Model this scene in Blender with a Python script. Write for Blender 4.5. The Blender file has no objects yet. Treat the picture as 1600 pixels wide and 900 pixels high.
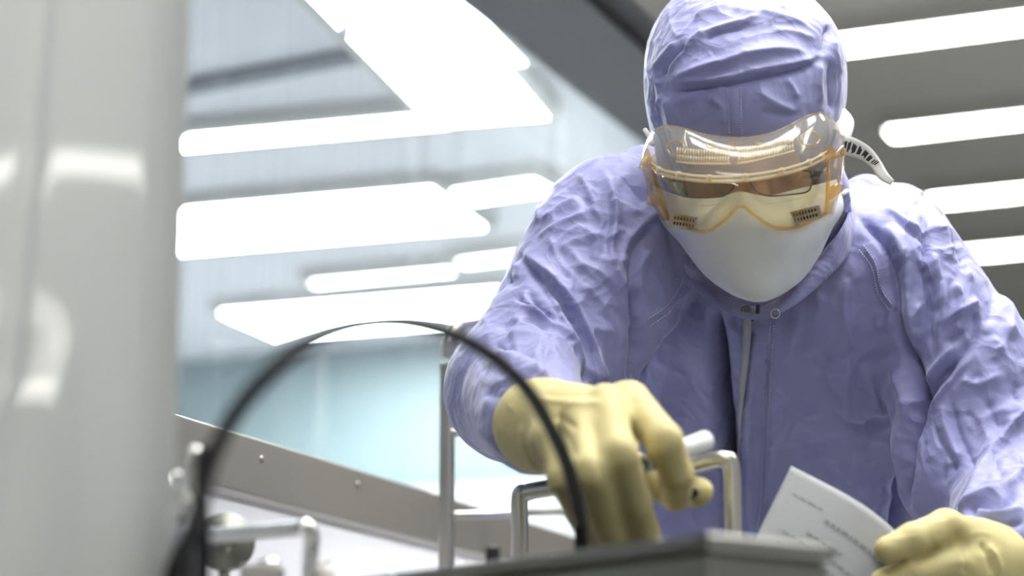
import bpy, bmesh, math, random
import numpy as np
from mathutils import Vector, Matrix
from mathutils.bvhtree import BVHTree

# ------------------------------------------------------------------ camera
SC = bpy.context.scene
F = 3600.0                       # focal length in pixels of the 1600 x 900 frame
CAM = Vector((0.0, 0.0, 0.75))
PITCH = math.radians(13.0)
cd = bpy.data.cameras.new('camera')
cam = bpy.data.objects.new('camera', cd)
SC.collection.objects.link(cam)
cam.location = CAM
cam.rotation_euler = (math.radians(90) + PITCH, 0, 0)
cd.sensor_width = 36.0
cd.lens = F / 1600 * 36
cd.clip_start = 0.05
cd.clip_end = 60
cd.dof.use_dof = True
cd.dof.focus_distance = 2.32
cd.dof.aperture_fstop = 2.5
SC.camera = cam
# ------------------------------------------------------------------ world and exposure
wd = bpy.data.worlds.new('world')
SC.world = wd
wd.use_nodes = True
wd.node_tree.nodes['Background'].inputs[0].default_value = (0.75, 0.78, 0.8, 1)
wd.node_tree.nodes['Background'].inputs[1].default_value = 0.10
SC.view_settings.view_transform = 'Standard'
SC.view_settings.look = 'None'
SC.view_settings.gamma = 1
SC.view_settings.use_curve_mapping = False
SC.view_settings.exposure = 0.0
SC.cycles.max_bounces = 10
SC.cycles.transparent_max_bounces = 24
SC.cycles.sample_clamp_indirect = 6
SC.cycles.caustics_reflective = False
SC.cycles.caustics_refractive = False
LAMP = 29.0                      # emission of the ceiling tubes on the near side
BOOTH = 41.0                     # emission of the panels inside the glazed booth

# ------------------------------------------------------------------ helpers
RX = np.array([1.0, 0, 0])
CP, SP = math.cos(PITCH), math.sin(PITCH)
UPV = np.array([0, -SP, CP]); FWD = np.array([0, CP, SP])
M_C2W = np.stack([RX, UPV, FWD], axis=1)      # columns: right, up, forward
CAMN = np.array(CAM)

def K(px, py, d):
    """camera-frame point (right, up, depth) seen at a pixel of the photograph at a given depth"""
    return np.array([(px - 800) * d / F, (450 - py) * d / F, d])
def to_world(P):
    return np.asarray(P, float) @ M_C2W.T + CAMN
def W(px, py, d):
    return to_world(K(px, py, d))
def to_px(P):
    """camera-frame points to pixels"""
    return np.stack([800 + F * P[:, 0] / P[:, 2], 450 - F * P[:, 1] / P[:, 2]], axis=1)
def on_z(px, py, z):
    """world point at a height z on the line of sight of a pixel"""
    d = W(px, py, 1.0) - CAMN
    return CAMN + d * ((z - CAMN[2]) / d[2])

COL = SC.collection
def tag(o, label=None, cat=None, group=None, kind=None):
    if label: o['label'] = label
    if cat: o['category'] = cat
    if group: o['group'] = group
    if kind: o['kind'] = kind
    return o
def empty(name, loc, label, cat, group=None):
    o = bpy.data.objects.new(name, None)
    o.empty_display_size = 0.1
    COL.objects.link(o)
    o.location = loc
    bpy.context.view_layer.update()
    return tag(o, label, cat, group)
def link(name, me, mat=None, parent=None, smooth=True):
    o = bpy.data.objects.new(name, me)
    COL.objects.link(o)
    if mat: me.materials.append(mat)
    if smooth:
        me.polygons.foreach_set('use_smooth', [True] * len(me.polygons))
    if parent:
        o.parent = parent
        p, off = parent, Vector((0, 0, 0))
        while p:
            off += p.location; p = p.parent
        me.transform(Matrix.Translation(-off))
    return o
def np_mesh(name, V, Fc):
    me = bpy.data.meshes.new(name)
    V = np.ascontiguousarray(V, dtype=np.float32); Fc = np.asarray(Fc, dtype=np.int32)
    me.vertices.add(len(V)); me.vertices.foreach_set('co', V.ravel())
    n, k = Fc.shape
    me.loops.add(n * k); me.loops.foreach_set('vertex_index', np.ascontiguousarray(Fc).ravel())
    me.polygons.add(n); me.polygons.foreach_set('loop_start', np.arange(0, n * k, k, dtype=np.int32))
    me.update(calc_edges=True); me.validate()
    return me
def bm_mesh(name, bm):
    bmesh.ops.recalc_face_normals(bm, faces=bm.faces)
    me = bpy.data.meshes.new(name); bm.to_mesh(me); bm.free()
    return me
def add_box(bm, c, size, axes=None, bevel=0.0):
    """box; axes: three world vectors (columns)"""
    A = np.eye(3) if axes is None else np.asarray(axes, float)
    c = np.asarray(c, float); vs = []
    for sx in (-.5, .5):
        for sy in (-.5, .5):
            for sz in (-.5, .5):
                vs.append(bm.verts.new(c + A[:, 0] * sx * size[0] + A[:, 1] * sy * size[1] + A[:, 2] * sz * size[2]))
    fs = [bm.faces.new([vs[i] for i in q]) for q in ((0, 1, 3, 2), (4, 6, 7, 5), (0, 4, 5, 1), (2, 3, 7, 6), (0, 2, 6, 4), (1, 5, 7, 3))]
    if bevel:
        es = list({e for f in fs for e in f.edges})
        bmesh.ops.bevel(bm, geom=es, offset=bevel, segments=3, profile=0.6, affect='EDGES')
    return bm
def box(name, c, size, mat, parent=None, axes=None, bevel=0.0):
    bm = bmesh.new(); add_box(bm, c, size, axes, bevel)
    return link(name, bm_mesh(name, bm), mat, parent, smooth=False)
def spline(pts, n=8, closed=False):
    """Catmull-Rom through the points"""
    P = np.asarray(pts, float); m = len(P); out = []
    segs = m if closed else m - 1
    for i in range(segs):
        if closed:
            a, b, c, d = P[(i - 1) % m], P[i], P[(i + 1) % m], P[(i + 2) % m]
        else:
            a = P[i - 1] if i else 2 * P[0] - P[1]
            b, c = P[i], P[i + 1]
            d = P[i + 2] if i + 2 < m else 2 * P[-1] - P[-2]
        for k in range(n):
            t = k / n
            out.append(0.5 * (2 * b + (c - a) * t + (2 * a - 5 * b + 4 * c - d) * t * t + (3 * b - a - 3 * c + d) * t ** 3))
    if not closed: out.append(P[-1])
    return np.array(out)
def add_tube(bm, path, r, seg=12, closed=False, cap=True, flat=None):
    """tube along a path; r: number or one per point; flat: (vector, factor) squashes the section along a vector"""
    P = np.asarray(path, float); n = len(P)
    R = np.full(n, float(r)) if np.isscalar(r) else np.asarray(r, float)
    T = np.gradient(P, axis=0) if not closed else np.roll(P, -1, 0) - np.roll(P, 1, 0)
    T /= np.linalg.norm(T, axis=1, keepdims=True) + 1e-12
    ref = np.array([0, 0, 1.0]) if abs(T[0][2]) < 0.9 else np.array([1.0, 0, 0])
    u = np.cross(T[0], ref); u /= np.linalg.norm(u); rings = []
    for i in range(n):
        u = u - T[i] * (u @ T[i]); u /= np.linalg.norm(u); v = np.cross(T[i], u)
        ring = []
        for k in range(seg):
            a = 2 * math.pi * k / seg
            off = (u * math.cos(a) + v * math.sin(a)) * R[i]
            if flat is not None:
                fv = np.asarray(flat[0], float); off = off - fv * (off @ fv) * (1 - flat[1])
            ring.append(bm.verts.new(P[i] + off))
        rings.append(ring)
    for i in range(n if closed else n - 1):
        a, b = rings[i], rings[(i + 1) % n]
        for k in range(seg):
            bm.faces.new((a[k], a[(k + 1) % seg], b[(k + 1) % seg], b[k]))
    if cap and not closed:
        bm.faces.new(rings[0][::-1]); bm.faces.new(rings[-1])
    return bm
def tube(name, path, r, mat, parent=None, seg=12, closed=False, flat=None):
    bm = bmesh.new(); add_tube(bm, path, r, seg, closed, True, flat)
    return link(name, bm_mesh(name, bm), mat, parent)
def add_lathe(bm, base, axis, prof, seg=24):
    """profile of (radius, height) pairs turned about an axis"""
    axis = np.asarray(axis, float); axis = axis / np.linalg.norm(axis)
    ref = np.array([0, 0, 1.0]) if abs(axis[2]) < 0.9 else np.array([1.0, 0, 0])
    u = np.cross(axis, ref); u /= np.linalg.norm(u); v = np.cross(axis, u); rings = []
    for r, h in prof:
        rings.append([bm.verts.new(np.asarray(base) + axis * h + (u * math.cos(2 * math.pi * k / seg) + v * math.sin(2 * math.pi * k / seg)) * max(r, 1e-5)) for k in range(seg)])
    for a, b in zip(rings, rings[1:]):
        for k in range(seg): bm.faces.new((a[k], a[(k + 1) % seg], b[(k + 1) % seg], b[k]))
    bm.faces.new(rings[0][::-1]); bm.faces.new(rings[-1])
    return bm
def lathe(name, base, axis, prof, mat, parent=None, seg=24):
    bm = bmesh.new(); add_lathe(bm, base, axis, prof, seg)
    o = link(name, bm_mesh(name, bm), mat, parent, smooth=True)
    return o
def grid_mesh(name, G, mat=None, parent=None, thick=0.0, cam_frame=True):
    """surface through an array of points [rows, cols, 3]"""
    n, m, _ = G.shape
    V = G.reshape(-1, 3)
    if cam_frame: V = to_world(V)
    idx = np.arange(n * m).reshape(n, m)
    Fc = np.stack([idx[:-1, :-1], idx[:-1, 1:], idx[1:, 1:], idx[1:, :-1]], axis=-1).reshape(-1, 4)
    o = link(name, np_mesh(name, V, Fc), mat, parent)
    if thick:
        md = o.modifiers.new('thickness', 'SOLIDIFY'); md.thickness = thick; md.offset = 0
    return o

# ------------------------------------------------------------------ materials
def mat(name, col, rough=0.5, metal=0.0, **kw):
    m = bpy.data.materials.new(name); m.use_nodes = True
    b = m.node_tree.nodes['Principled BSDF']
    b.inputs['Base Color'].default_value = (*col, 1)
    b.inputs['Roughness'].default_value = rough
    b.inputs['Metallic'].default_value = metal
    for k, v in kw.items():
        b.inputs[k].default_value = v
    return m
def nd(m, t, **kw):
    n = m.node_tree.nodes.new(t)
    for k, v in kw.items():
        if k.startswith('i_'):
            key = k[2:]; n.inputs[int(key) if key.isdigit() else key.replace('_', ' ')].default_value = v
        else: setattr(n, k, v)
    return n
def lk(m, a, b): m.node_tree.links.new(a, b)
def noise_colour(m, scale, lo, hi, stretch=(1, 1, 1), detail=4, dist=0.0):
    tc = nd(m, 'ShaderNodeTexCoord'); mp = nd(m, 'ShaderNodeMapping'); mp.inputs['Scale'].default_value = stretch
    nz = nd(m, 'ShaderNodeTexNoise', i_Scale=scale, i_Detail=detail, i_Distortion=dist)
    cr = nd(m, 'ShaderNodeValToRGB'); cr.color_ramp.elements[0].color = (*lo, 1); cr.color_ramp.elements[1].color = (*hi, 1)
    cr.color_ramp.elements[0].position = 0.3; cr.color_ramp.elements[1].position = 0.7
    lk(m, tc.outputs['Object'], mp.inputs['Vector']); lk(m, mp.outputs[0], nz.inputs['Vector']); lk(m, nz.outputs['Fac'], cr.inputs[0])
    lk(m, cr.outputs[0], m.node_tree.nodes['Principled BSDF'].inputs['Base Color'])
    return nz
def noise_bump(m, scale, dist, strength=0.5, stretch=(1, 1, 1), detail=4, rough=None):
    tc = nd(m, 'ShaderNodeTexCoord'); mp = nd(m, 'ShaderNodeMapping'); mp.inputs['Scale'].default_value = stretch
    nz = nd(m, 'ShaderNodeTexNoise', i_Scale=scale, i_Detail=detail)
    bp = nd(m, 'ShaderNodeBump', i_Strength=strength, i_Distance=dist)
    lk(m, tc.outputs['Object'], mp.inputs['Vector']); lk(m, mp.outputs[0], nz.inputs['Vector']); lk(m, nz.outputs['Fac'], bp.inputs['Height'])
    lk(m, bp.outputs[0], m.node_tree.nodes['Principled BSDF'].inputs['Normal'])
    return bp
def emit(name, col, s):
    m = bpy.data.materials.new(name); m.use_nodes = True; m.node_tree.nodes.clear()
    e = nd(m, 'ShaderNodeEmission'); e.inputs[0].default_value = (*col, 1); e.inputs[1].default_value = s
    o = nd(m, 'ShaderNodeOutputMaterial'); lk(m, e.outputs[0], o.inputs[0])
    return m

# ------------------------------------------------------------------ implicit surfaces (used for the figure's body, suit and gloves)
def seg(P, a, b, ra, rb, sq=None):
    """tapered rounded limb from a to b; sq = (direction, factor): the limb is factor times as wide along the direction"""
    a = np.asarray(a, float); b = np.asarray(b, float); ab = b - a
    t = np.clip(((P - a) @ ab) / (ab @ ab), 0, 1)
    q = P - a - t[:, None] * ab
    if sq is not None:
        v = np.asarray(sq[0], float); v = v / np.linalg.norm(v)
        q = q + v * ((q @ v) * (1 / sq[1] - 1))[:, None]
    return np.sqrt((q * q).sum(1)) - (ra + (rb - ra) * t)
def ell(P, c, r, A=None):
    q = P - np.asarray(c, float)
    if A is not None: q = q @ np.asarray(A, float)
    r = np.asarray(r, float); k0 = np.sqrt(((q / r) ** 2).sum(1)); k1 = np.sqrt(((q / (r * r)) ** 2).sum(1))
    return k0 * (k0 - 1) / np.maximum(k1, 1e-9)
def smin(a, b, k):
    h = np.maximum(k - np.abs(a - b), 0) / k
    return np.minimum(a, b) - h * h * k * 0.25
def smax(a, b, k): return -smin(-a, -b, k)
def surface(f, lo, hi, h, B=8):
    """mesh the zero set of f inside a box (surface nets on blocks near the surface)"""
    lo = np.asarray(lo, float); hi = np.asarray(hi, float)
    nb = np.ceil((hi - lo) / (h * B)).astype(int); n = nb * B + 1
    cg = np.stack(np.meshgrid(*[(np.arange(k) + .5) * B * h for k in nb], indexing='ij'), -1).reshape(-1, 3) + lo
    cv = f(cg)
    act = np.abs(cv) < h * B * 1.25
    D = np.repeat(np.repeat(np.repeat(cv.reshape(nb), B, 0), B, 1), B, 2)
    D = np.pad(D, ((0, 1),) * 3, mode='edge').astype(np.float32)
    loc = np.stack(np.meshgrid(*[np.arange(B + 1)] * 3, indexing='ij'), -1).reshape(-1, 3)
    bi = np.argwhere(act.reshape(nb)) * B
    for s in range(0, len(bi), 400):
        I = (bi[s:s + 400, None, :] + loc[None]).reshape(-1, 3)
        D[I[:, 0], I[:, 1], I[:, 2]] = f(I * h + lo)
    S = D < 0
    c = np.zeros(tuple(n - 1), np.int8)
    cor = [(i, j, k) for i in (0, 1) for j in (0, 1) for k in (0, 1)]
    sl = lambda i, j, k: (slice(i, n[0] - 1 + i), slice(j, n[1] - 1 + j), slice(k, n[2] - 1 + k))
    for q in cor: c += S[sl(*q)]
    cells = np.argwhere((c > 0) & (c < 8))
    vid = np.full(tuple(n - 1), -1, np.int32); vid[cells[:, 0], cells[:, 1], cells[:, 2]] = np.arange(len(cells))
    acc = np.zeros((len(cells), 3)); cnt = np.zeros(len(cells))
    val = {q: D[cells[:, 0] + q[0], cells[:, 1] + q[1], cells[:, 2] + q[2]] for q in cor}
    for q in cor:
        for ax in range(3):
            if q[ax]: continue
            r = list(q); r[ax] = 1; r = tuple(r)
            a, b = val[q], val[r]; m = (a < 0) != (b < 0)
            t = np.where(m, a / np.where(m, a - b, 1), 0)
            p = np.tile(np.array(q, float), (len(cells), 1)); p[:, ax] = t
            acc[m] += p[m]; cnt[m] += 1
    V = (cells + acc / cnt[:, None]) * h + lo
    faces = []
    for ax in range(3):
        o = [0, 0, 0]; o[ax] = 1
        A = S[:n[0] - o[0], :n[1] - o[1], :n[2] - o[2]]; Bm = S[o[0]:, o[1]:, o[2]:]
        e = np.argwhere(A != Bm)
        u, v = (ax + 1) % 3, (ax + 2) % 3
        e = e[(e[:, u] > 0) & (e[:, v] > 0) & (e[:, u] < n[u] - 1) & (e[:, v] < n[v] - 1)]
        def cell(du, dv):
            g = e.copy(); g[:, u] -= du; g[:, v] -= dv
            return vid[g[:, 0], g[:, 1], g[:, 2]]
        Q = np.stack([cell(1, 1), cell(0, 1), cell(0, 0), cell(1, 0)], 1)
        inside = S[e[:, 0], e[:, 1], e[:, 2]]
        Q[~inside] = Q[~inside][:, ::-1]
        faces.append(Q)
    Fc = np.concatenate(faces)
    Fc = Fc[(Fc >= 0).all(1)]
    for _ in range(2):
        g, d0 = gradient(f, V, h * .5); V = V - g * np.clip(d0, -h, h)[:, None]
    return V, Fc[:, ::-1]        # depth points away from the eye: the frame is left-handed
def gradient(f, V, e):
    d0 = f(V)
    g = np.stack([f(V + e * np.eye(3)[i]) - d0 for i in range(3)], 1)
    return g / (np.linalg.norm(g, axis=1, keepdims=True) + 1e-12), d0
def normals(V, Fc):
    a, b, c, d = (V[Fc[:, i]] for i in range(4))
    n = -np.cross(c - a, d - b)
    N = np.zeros_like(V)
    for i in range(4): np.add.at(N, Fc[:, i], n)
    return N / (np.linalg.norm(N, axis=1, keepdims=True) + 1e-12)
def relax(V, Fc, it=1, w=0.5):
    E = np.concatenate([Fc[:, [0, 1]], Fc[:, [1, 2]], Fc[:, [2, 3]], Fc[:, [3, 0]]])
    for _ in range(it):
        S = np.zeros_like(V); n = np.zeros(len(V))
        for i in range(3): S[:, i] = np.bincount(E[:, 0], V[E[:, 1], i], len(V)) + np.bincount(E[:, 1], V[E[:, 0], i], len(V))
        n = np.bincount(E[:, 0], minlength=len(V)) + np.bincount(E[:, 1], minlength=len(V))
        V = V + w * (S / np.maximum(n, 1)[:, None] - V)
    return V
# ------------------------------------------------------------------ plan of the room
VP = math.atan2(1550, math.hypot(F, 831))          # the glazed partition runs 22.7 degrees off the line of sight
WD = np.array([math.sin(VP), math.cos(VP), 0])     # along the partition, away from the camera
WN = np.array([math.cos(VP), -math.sin(VP), 0])    # across it, into the room
UP = np.array([0, 0, 1.0])
W0 = np.array([-0.361, 2.40, 0])
CEIL = 2.75
BCEIL = 1.97        # ceiling of the glazed booth
BS = 3.30           # its far wall, measured along the partition
def wl(s, off, z): return W0 + WD * s + WN * off + UP * z
AX = np.stack([WD, WN, UP], axis=1)

m_ceil = mat('ceiling_grey', (.80, .79, .755), .7)
noise_colour(m_ceil, 1.5, (.77, .76, .725), (.83, .82, .785))
m_boothceil = mat('booth_ceiling_white', (.82, .82, .86), .6)
m_floor = mat('floor_vinyl', (.38, .39, .38), .35); noise_colour(m_floor, 3, (.35, .36, .35), (.42, .43, .42))
m_wall = mat('wall_panel_pale', (.74, .76, .76), .55); noise_colour(m_wall, 1.2, (.72, .74, .74), (.77, .79, .79))
m_teal = mat('booth_wall_teal', (.19, .255, .27), .5); noise_colour(m_teal, .7, (.16, .225, .24), (.22, .285, .30))
m_panel = mat('partition_panel_white', (.80, .79, .80), .45)
def _frost(m):
    nt = m.node_tree; b = nt.nodes['Principled BSDF']; out = nt.nodes['Material Output']
    t = nd(m, 'ShaderNodeBsdfTranslucent'); t.inputs[0].default_value = (.95, .94, .95, 1)
    x = nd(m, 'ShaderNodeMixShader'); x.inputs[0].default_value = .85
    c = nd(m, 'ShaderNodeBsdfTransparent'); c.inputs[0].default_value = (1, .985, .98, 1)
    y = nd(m, 'ShaderNodeMixShader'); y.inputs[0].default_value = .45
    lk(m, b.outputs[0], x.inputs[1]); lk(m, t.outputs[0], x.inputs[2]); lk(m, x.outputs[0], y.inputs[1]); lk(m, c.outputs[0], y.inputs[2]); lk(m, y.outputs[0], out.inputs[0])
_frost(m_panel)
m_beam = mat('beam_grey', (.085, .085, .087), .6)
m_beamshade = mat('beam_side_shade', (.055, .055, .055), .7)  # shade of the beam's side face, put into a darker colour
m_white = mat('lamp_housing_white', (.55, .54, .51), .5)
m_lamp = emit('lamp_diffuser_lit', (1, .985, .94), LAMP)
m_dim = emit('lamp_dim', (1, .975, .90), 17.0)
m_blamp = emit('booth_lamp_lit', (.97, .985, 1), BOOTH)
def steel(name, col=(.46, .455, .43), rough=.28, stretch=(1, 1, 60)):
    m = mat(name, col, rough, 1.0)
    noise_bump(m, 14, .0006, .35, stretch, 3)
    return m
m_rail = mat('stainless_brushed', (.40, .38, .335), .42, .75); noise_bump(m_rail, 20, .0005, .3, (1, 1, 12))
m_chrome = mat('polished_steel', (.72, .72, .71), .12, 1.0)
m_tube = mat('satin_steel_tube', (.50, .49, .46), .36, 1.0)
m_boxsteel = mat('dull_stainless', (.21, .215, .19), .45, .6); noise_bump(m_boxsteel, 9, .0012, .3, (1, 1, 4))
m_black = mat('black_rubber', (.006, .0065, .011), .5, **{'Specular IOR Level': .25})
m_blackp = mat('black_plastic', (.02, .02, .022), .35)

# glass with faint vertical smears
m_glass = bpy.data.materials.new('partition_glass'); m_glass.use_nodes = True; m_glass.node_tree.nodes.clear()
def _glass(m):
    tr = nd(m, 'ShaderNodeBsdfTransparent'); tr.inputs[0].default_value = (.93, .97, .97, 1)
    gl = nd(m, 'ShaderNodeBsdfGlossy'); gl.inputs['Roughness'].default_value = .03
    fr = nd(m, 'ShaderNodeFresnel'); fr.inputs[0].default_value = 1.45
    ge = nd(m, 'ShaderNodeNewGeometry'); mb = nd(m, 'ShaderNodeMath', operation='MULTIPLY_ADD'); mb.inputs[1].default_value = -1; mb.inputs[2].default_value = 1
    mf = nd(m, 'ShaderNodeMath', operation='MULTIPLY'); lk(m, ge.outputs['Backfacing'], mb.inputs[0]); lk(m, mb.outputs[0], mf.inputs[0]); lk(m, fr.outputs[0], mf.inputs[1])
    m1 = nd(m, 'ShaderNodeMixShader'); lk(m, mf.outputs[0], m1.inputs[0]); lk(m, tr.outputs[0], m1.inputs[1]); lk(m, gl.outputs[0], m1.inputs[2])
    df = nd(m, 'ShaderNodeBsdfTranslucent'); df.inputs[0].default_value = (.86, .90, .93, 1)
    d2 = nd(m, 'ShaderNodeBsdfDiffuse'); d2.inputs[0].default_value = (.80, .86, .90, 1)
    dm = nd(m, 'ShaderNodeMixShader'); dm.inputs[0].default_value = .35; lk(m, df.outputs[0], dm.inputs[1]); lk(m, d2.outputs[0], dm.inputs[2])
    tc = nd(m, 'ShaderNodeTexCoord'); mp = nd(m, 'ShaderNodeMapping'); mp.inputs['Scale'].default_value = (1, 1, .035)
    nz = nd(m, 'ShaderNodeTexNoise', i_Scale=34.0, i_Detail=3.0)
    cr = nd(m, 'ShaderNodeMapRange'); cr.inputs[1].default_value = .35; cr.inputs[2].default_value = .75; cr.inputs[3].default_value = .03; cr.inputs[4].default_value = .10
    lk(m, tc.outputs['Object'], mp.inputs[0]); lk(m, mp.outputs[0], nz.inputs['Vector']); lk(m, nz.outputs['Fac'], cr.inputs[0])
    m2 = nd(m, 'ShaderNodeMixShader'); lk(m, cr.outputs[0], m2.inputs[0]); lk(m, m1.outputs[0], m2.inputs[1]); lk(m, dm.outputs[0], m2.inputs[2])
    o = nd(m, 'ShaderNodeOutputMaterial'); lk(m, m2.outputs[0], o.inputs[0])
_glass(m_glass)

# ------------------------------------------------------------------ setting
def struct(name, c, size, m, axes=None, bevel=0):
    return tag(box(name, c, size, m, None, axes, bevel), kind='structure')
struct('floor', (0.8, 4.5, -.05), (14, 22, .1), m_floor)
struct('ceiling', wl(4, .6, CEIL + .05), (22, 9.6, .1), m_ceil, AX)
struct('wall_far', wl(8.9, 0.6, CEIL / 2), (.12, 9.4, CEIL), m_wall, AX)
struct('wall_right', wl(.9, 4.8, CEIL / 2), (15.9, .12, CEIL), m_wall, AX)
struct('wall_behind', wl(-7.0, .6, CEIL / 2), (.12, 9.4, CEIL), m_wall, AX)
# the glazed booth: its own walls and low white ceiling, as high as the beam over the glass
struct('floor_booth_bounce', wl(1.05, -1.15, .02), (4.7, 2.2, .04), mat('booth_bounce_floor_pale', (.66, .67, .69), .4), AX)  # unseen pale floor slab, added to bounce light up inside the booth
struct('ceiling_booth', wl(1.05, -1.13, BCEIL + .02), (4.7, 2.2, .04), m_boothceil, AX)
struct('wall_booth_far', wl(BS, -1.13, .04 + (BCEIL - .04) / 2), (.05, 2.2, BCEIL - .04), mat('booth_wall_white', (.50, .515, .515), .5), AX)
struct('trim_1', wl(BS - .03, -1.13, 1.785), (.01, 2.2, .38), m_teal, AX)
struct('wall_left', wl(1.05, -2.255, .04 + (BCEIL - .04) / 2), (4.7, .05, BCEIL - .04), m_boothceil, AX)

part = empty('glass_partition', tuple(wl(1.6, 0, 0)), 'long glazed partition with stainless bottom rail, running behind the person in purple', 'partition')
box('bottom_rail', wl(1.05, .005, 1.128), (4.7, .05, .064), m_rail, part, AX, .003)
box('lower_panel', wl(1.05, -.01, .548), (4.7, .03, 1.096), m_panel, part, AX)
box('glass_pane', wl(1.05, -.005, 1.525), (4.7, .012, .73), m_glass, part, AX)['label'] = 'smeared bluish glass pane'
box('top_beam', wl(1.05, .07, 1.93), (4.7, .17, .08), m_beam, part, AX, .004)['label'] = 'dark grey beam over the glass'
box('beam_shaded_side', wl(1.05, .175, 1.945), (4.7, .045, .075), m_beamshade, part, AX, .006)  # side face of the beam, coloured darker to stand for its shade
# rail screws
for px, py in ((410, 717), (560, 757)):
    d = W(px, py, 1.0) - CAMN
    t = ((W0 + WN * .031 - CAMN) @ WN) / (d @ WN); c = CAMN + d * t
    lathe('rail_screw', c - WN * .002, WN, [(.004, 0), (.004, .002), (.0025, .003)], m_rail, part, 12)

# ------------------------------------------------------------------ lamps
def lamp(a, b, width, label, m, group, drop=.05, z=CEIL):
    """ceiling luminaire between two world points on its long axis: housing and lit diffuser"""
    a = np.array([a[0], a[1], z]); b = np.array([b[0], b[1], z])
    u = (b - a); L = np.linalg.norm(u); u = u / L; v = np.cross(UP, u); c = (a + b) / 2
    A = np.stack([u, v, UP], axis=1)
    t = empty('ceiling_lamp', tuple(c), label, 'ceiling lamp', group)
    box('housing', c - UP * drop / 2, (L + .04, width + .05, drop), m_white, t, A, .004)
    box('diffuser', c - UP * (drop - .005), (L, width, .012), m, t, A)
    return t
G_R = 'ceiling lamps over the room'
rows = [((1310, 78), 1.3, .11, 'bright strip lamp highest of the four beside the purple hood'),
        ((1392, 215), 1.3, .085, 'bright strip lamp second from the top, level with the goggles'),
        ((1455, 320), 1.3, .085, 'bright strip lamp just above the right-hand purple shoulder'),
        ((1505, 402), 1.3, .085, 'lowest bright strip lamp, partly behind the right-hand purple shoulder')]
for (px, py), L, w, lab in rows:
    a = on_z(px, py, CEIL - .06)
    lamp(a, a + WN * L, w, lab, m_lamp, G_R)
# the loop adds unseen lamps, overhead and behind the camera, to light the figure
for s, o in ((1.3, .4), (.65, .4), (.15, .3), (-.2, .35), (-1.7, .5), (.55, 1.6), (-2.6, 1.8)):
    lamp(wl(s, o, CEIL), wl(s, o + 1.05, CEIL), .22, 'added strip lamp over the bench or behind it, outside the picture', m_lamp, 'strip lamps outside the picture')
lamp(wl(-5.75, 1.3, CEIL), wl(-5.75, 3.6, CEIL), .22, 'strip lamp at the far end behind the camera, mirrored in the vinyl curtain', m_dim, 'strip lamps outside the picture')
# inside the booth
G_B = 'lamps inside the glazed booth'
def blamp(p, q, width, lab, m=None):
    a = on_z(p[0], p[1], BCEIL - .03); b = on_z(q[0], q[1], BCEIL - .03)
    lamp(a, b, width, lab, m or m_blamp, G_B, .03, BCEIL)
blamp((150, 236), (690, 188), 0.073, 'bright lamp in the booth, uppermost of the level ones behind the glass')
blamp((150, 374), (716, 326), 0.317, 'widest bright lamp in the booth, level with the tan goggles')
blamp((490, 444), (705, 424), 0.030, 'short dim lamp in the booth just below the widest one', m_dim)
blamp((722, 412), (850, 396), 0.043, 'lamp in the booth just beside the purple upper sleeve', m_dim)
blamp((725, 308), (850, 290), 0.091, 'lamp in the booth between the widest lamp and the purple shoulder')
blamp((390, 508), (815, 474), 0.305, 'lowest bright lamp in the booth behind the top of the black cable')
t = lamp(on_z(560, -40, BCEIL - .03), on_z(768, 190, BCEIL - .03), .20, 'broad bright lamp in the booth running away along the dark beam', m_blamp, G_B, .03, BCEIL)
t = lamp(on_z(640, -20, BCEIL - .03), on_z(765, 105, BCEIL - .03), .122, 'second lamp strip in the booth tucked against the dark beam', m_dim, G_B, .03, BCEIL)

# dark track across the booth ceiling and a fitting that hangs beside it
a, b = on_z(240, 146, BCEIL - .012), on_z(556, 87, BCEIL - .012); c = (a + b) / 2; v = (b - a) / np.linalg.norm(b - a)
tag(box('ceiling_track', (c[0], c[1], BCEIL - .012), (np.linalg.norm(b - a), .03, .024), mat('track_grey', (.16, .17, .21), .5), None, np.stack([v, np.cross(UP, v), UP], 1), .004), 'thin dark track on the white booth ceiling, above the uppermost level lamp', 'ceiling track')
a = on_z(541, -6, BCEIL)
sp = empty('hanging_fitting', (a[0], a[1], BCEIL), 'small dark tapered fitting hanging from the booth ceiling at the top edge', 'fitting')
m_fit = mat('fitting_dark', (.10, .10, .14), .4)
lathe('fitting_plate', (a[0], a[1], BCEIL), -UP, [(.018, 0), (.018, .004), (.011, .007)], m_fit, sp)
lathe('fitting_body', (a[0], a[1], BCEIL - .006), -UP, [(.008, 0), (.011, .012), (.011, .036), (.007, .057), (.0024, .063)], m_fit, sp)
# ------------------------------------------------------------------ bench and machine in front
m_bench = mat('bench_steel', (.5, .5, .48), .35, 1.0)
bench = empty('steel_bench', tuple(wl(-.64, .56, 0)), 'stainless work bench under the equipment, below the picture edge', 'bench')
box('bench_top', wl(-.62, .56, .785), (1.18, .86, .03), m_bench, bench, AX, .004)
for sx in (-1.15, -.09):
    for sy in (.19, .93):
        tube('leg', [wl(sx, sy, 0), wl(sx, sy, .772)], .02, m_bench, bench)
BZ = .80
C0 = W(1092, 834, 1.60)                                  # the near top corner of the steel case
eL = (np.array([-3180, -831, 3600.]) / 4876); eL = M_C2W @ np.array([eL[0], eL[1], eL[2]]); eL[2] = 0; eL /= np.linalg.norm(eL)
eR = np.array([-eL[1], eL[0], 0]) * -1
if eR[1] < 0: eR = -eR
ax = np.stack([eL, eR, UP], axis=1)
topz = C0[2]
case = empty('steel_case', tuple(C0 + eL * .2 + eR * .06 - UP * (topz - BZ)), 'dull stainless steel case with bright rolled top edge at the bottom of the picture', 'machine case')
box('case_body', C0 + eL * .19 + eR * .062 - UP * ((topz - BZ) / 2 + .006), (.40, .124, topz - BZ - .012), m_boxsteel, case, ax, .007)
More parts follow.
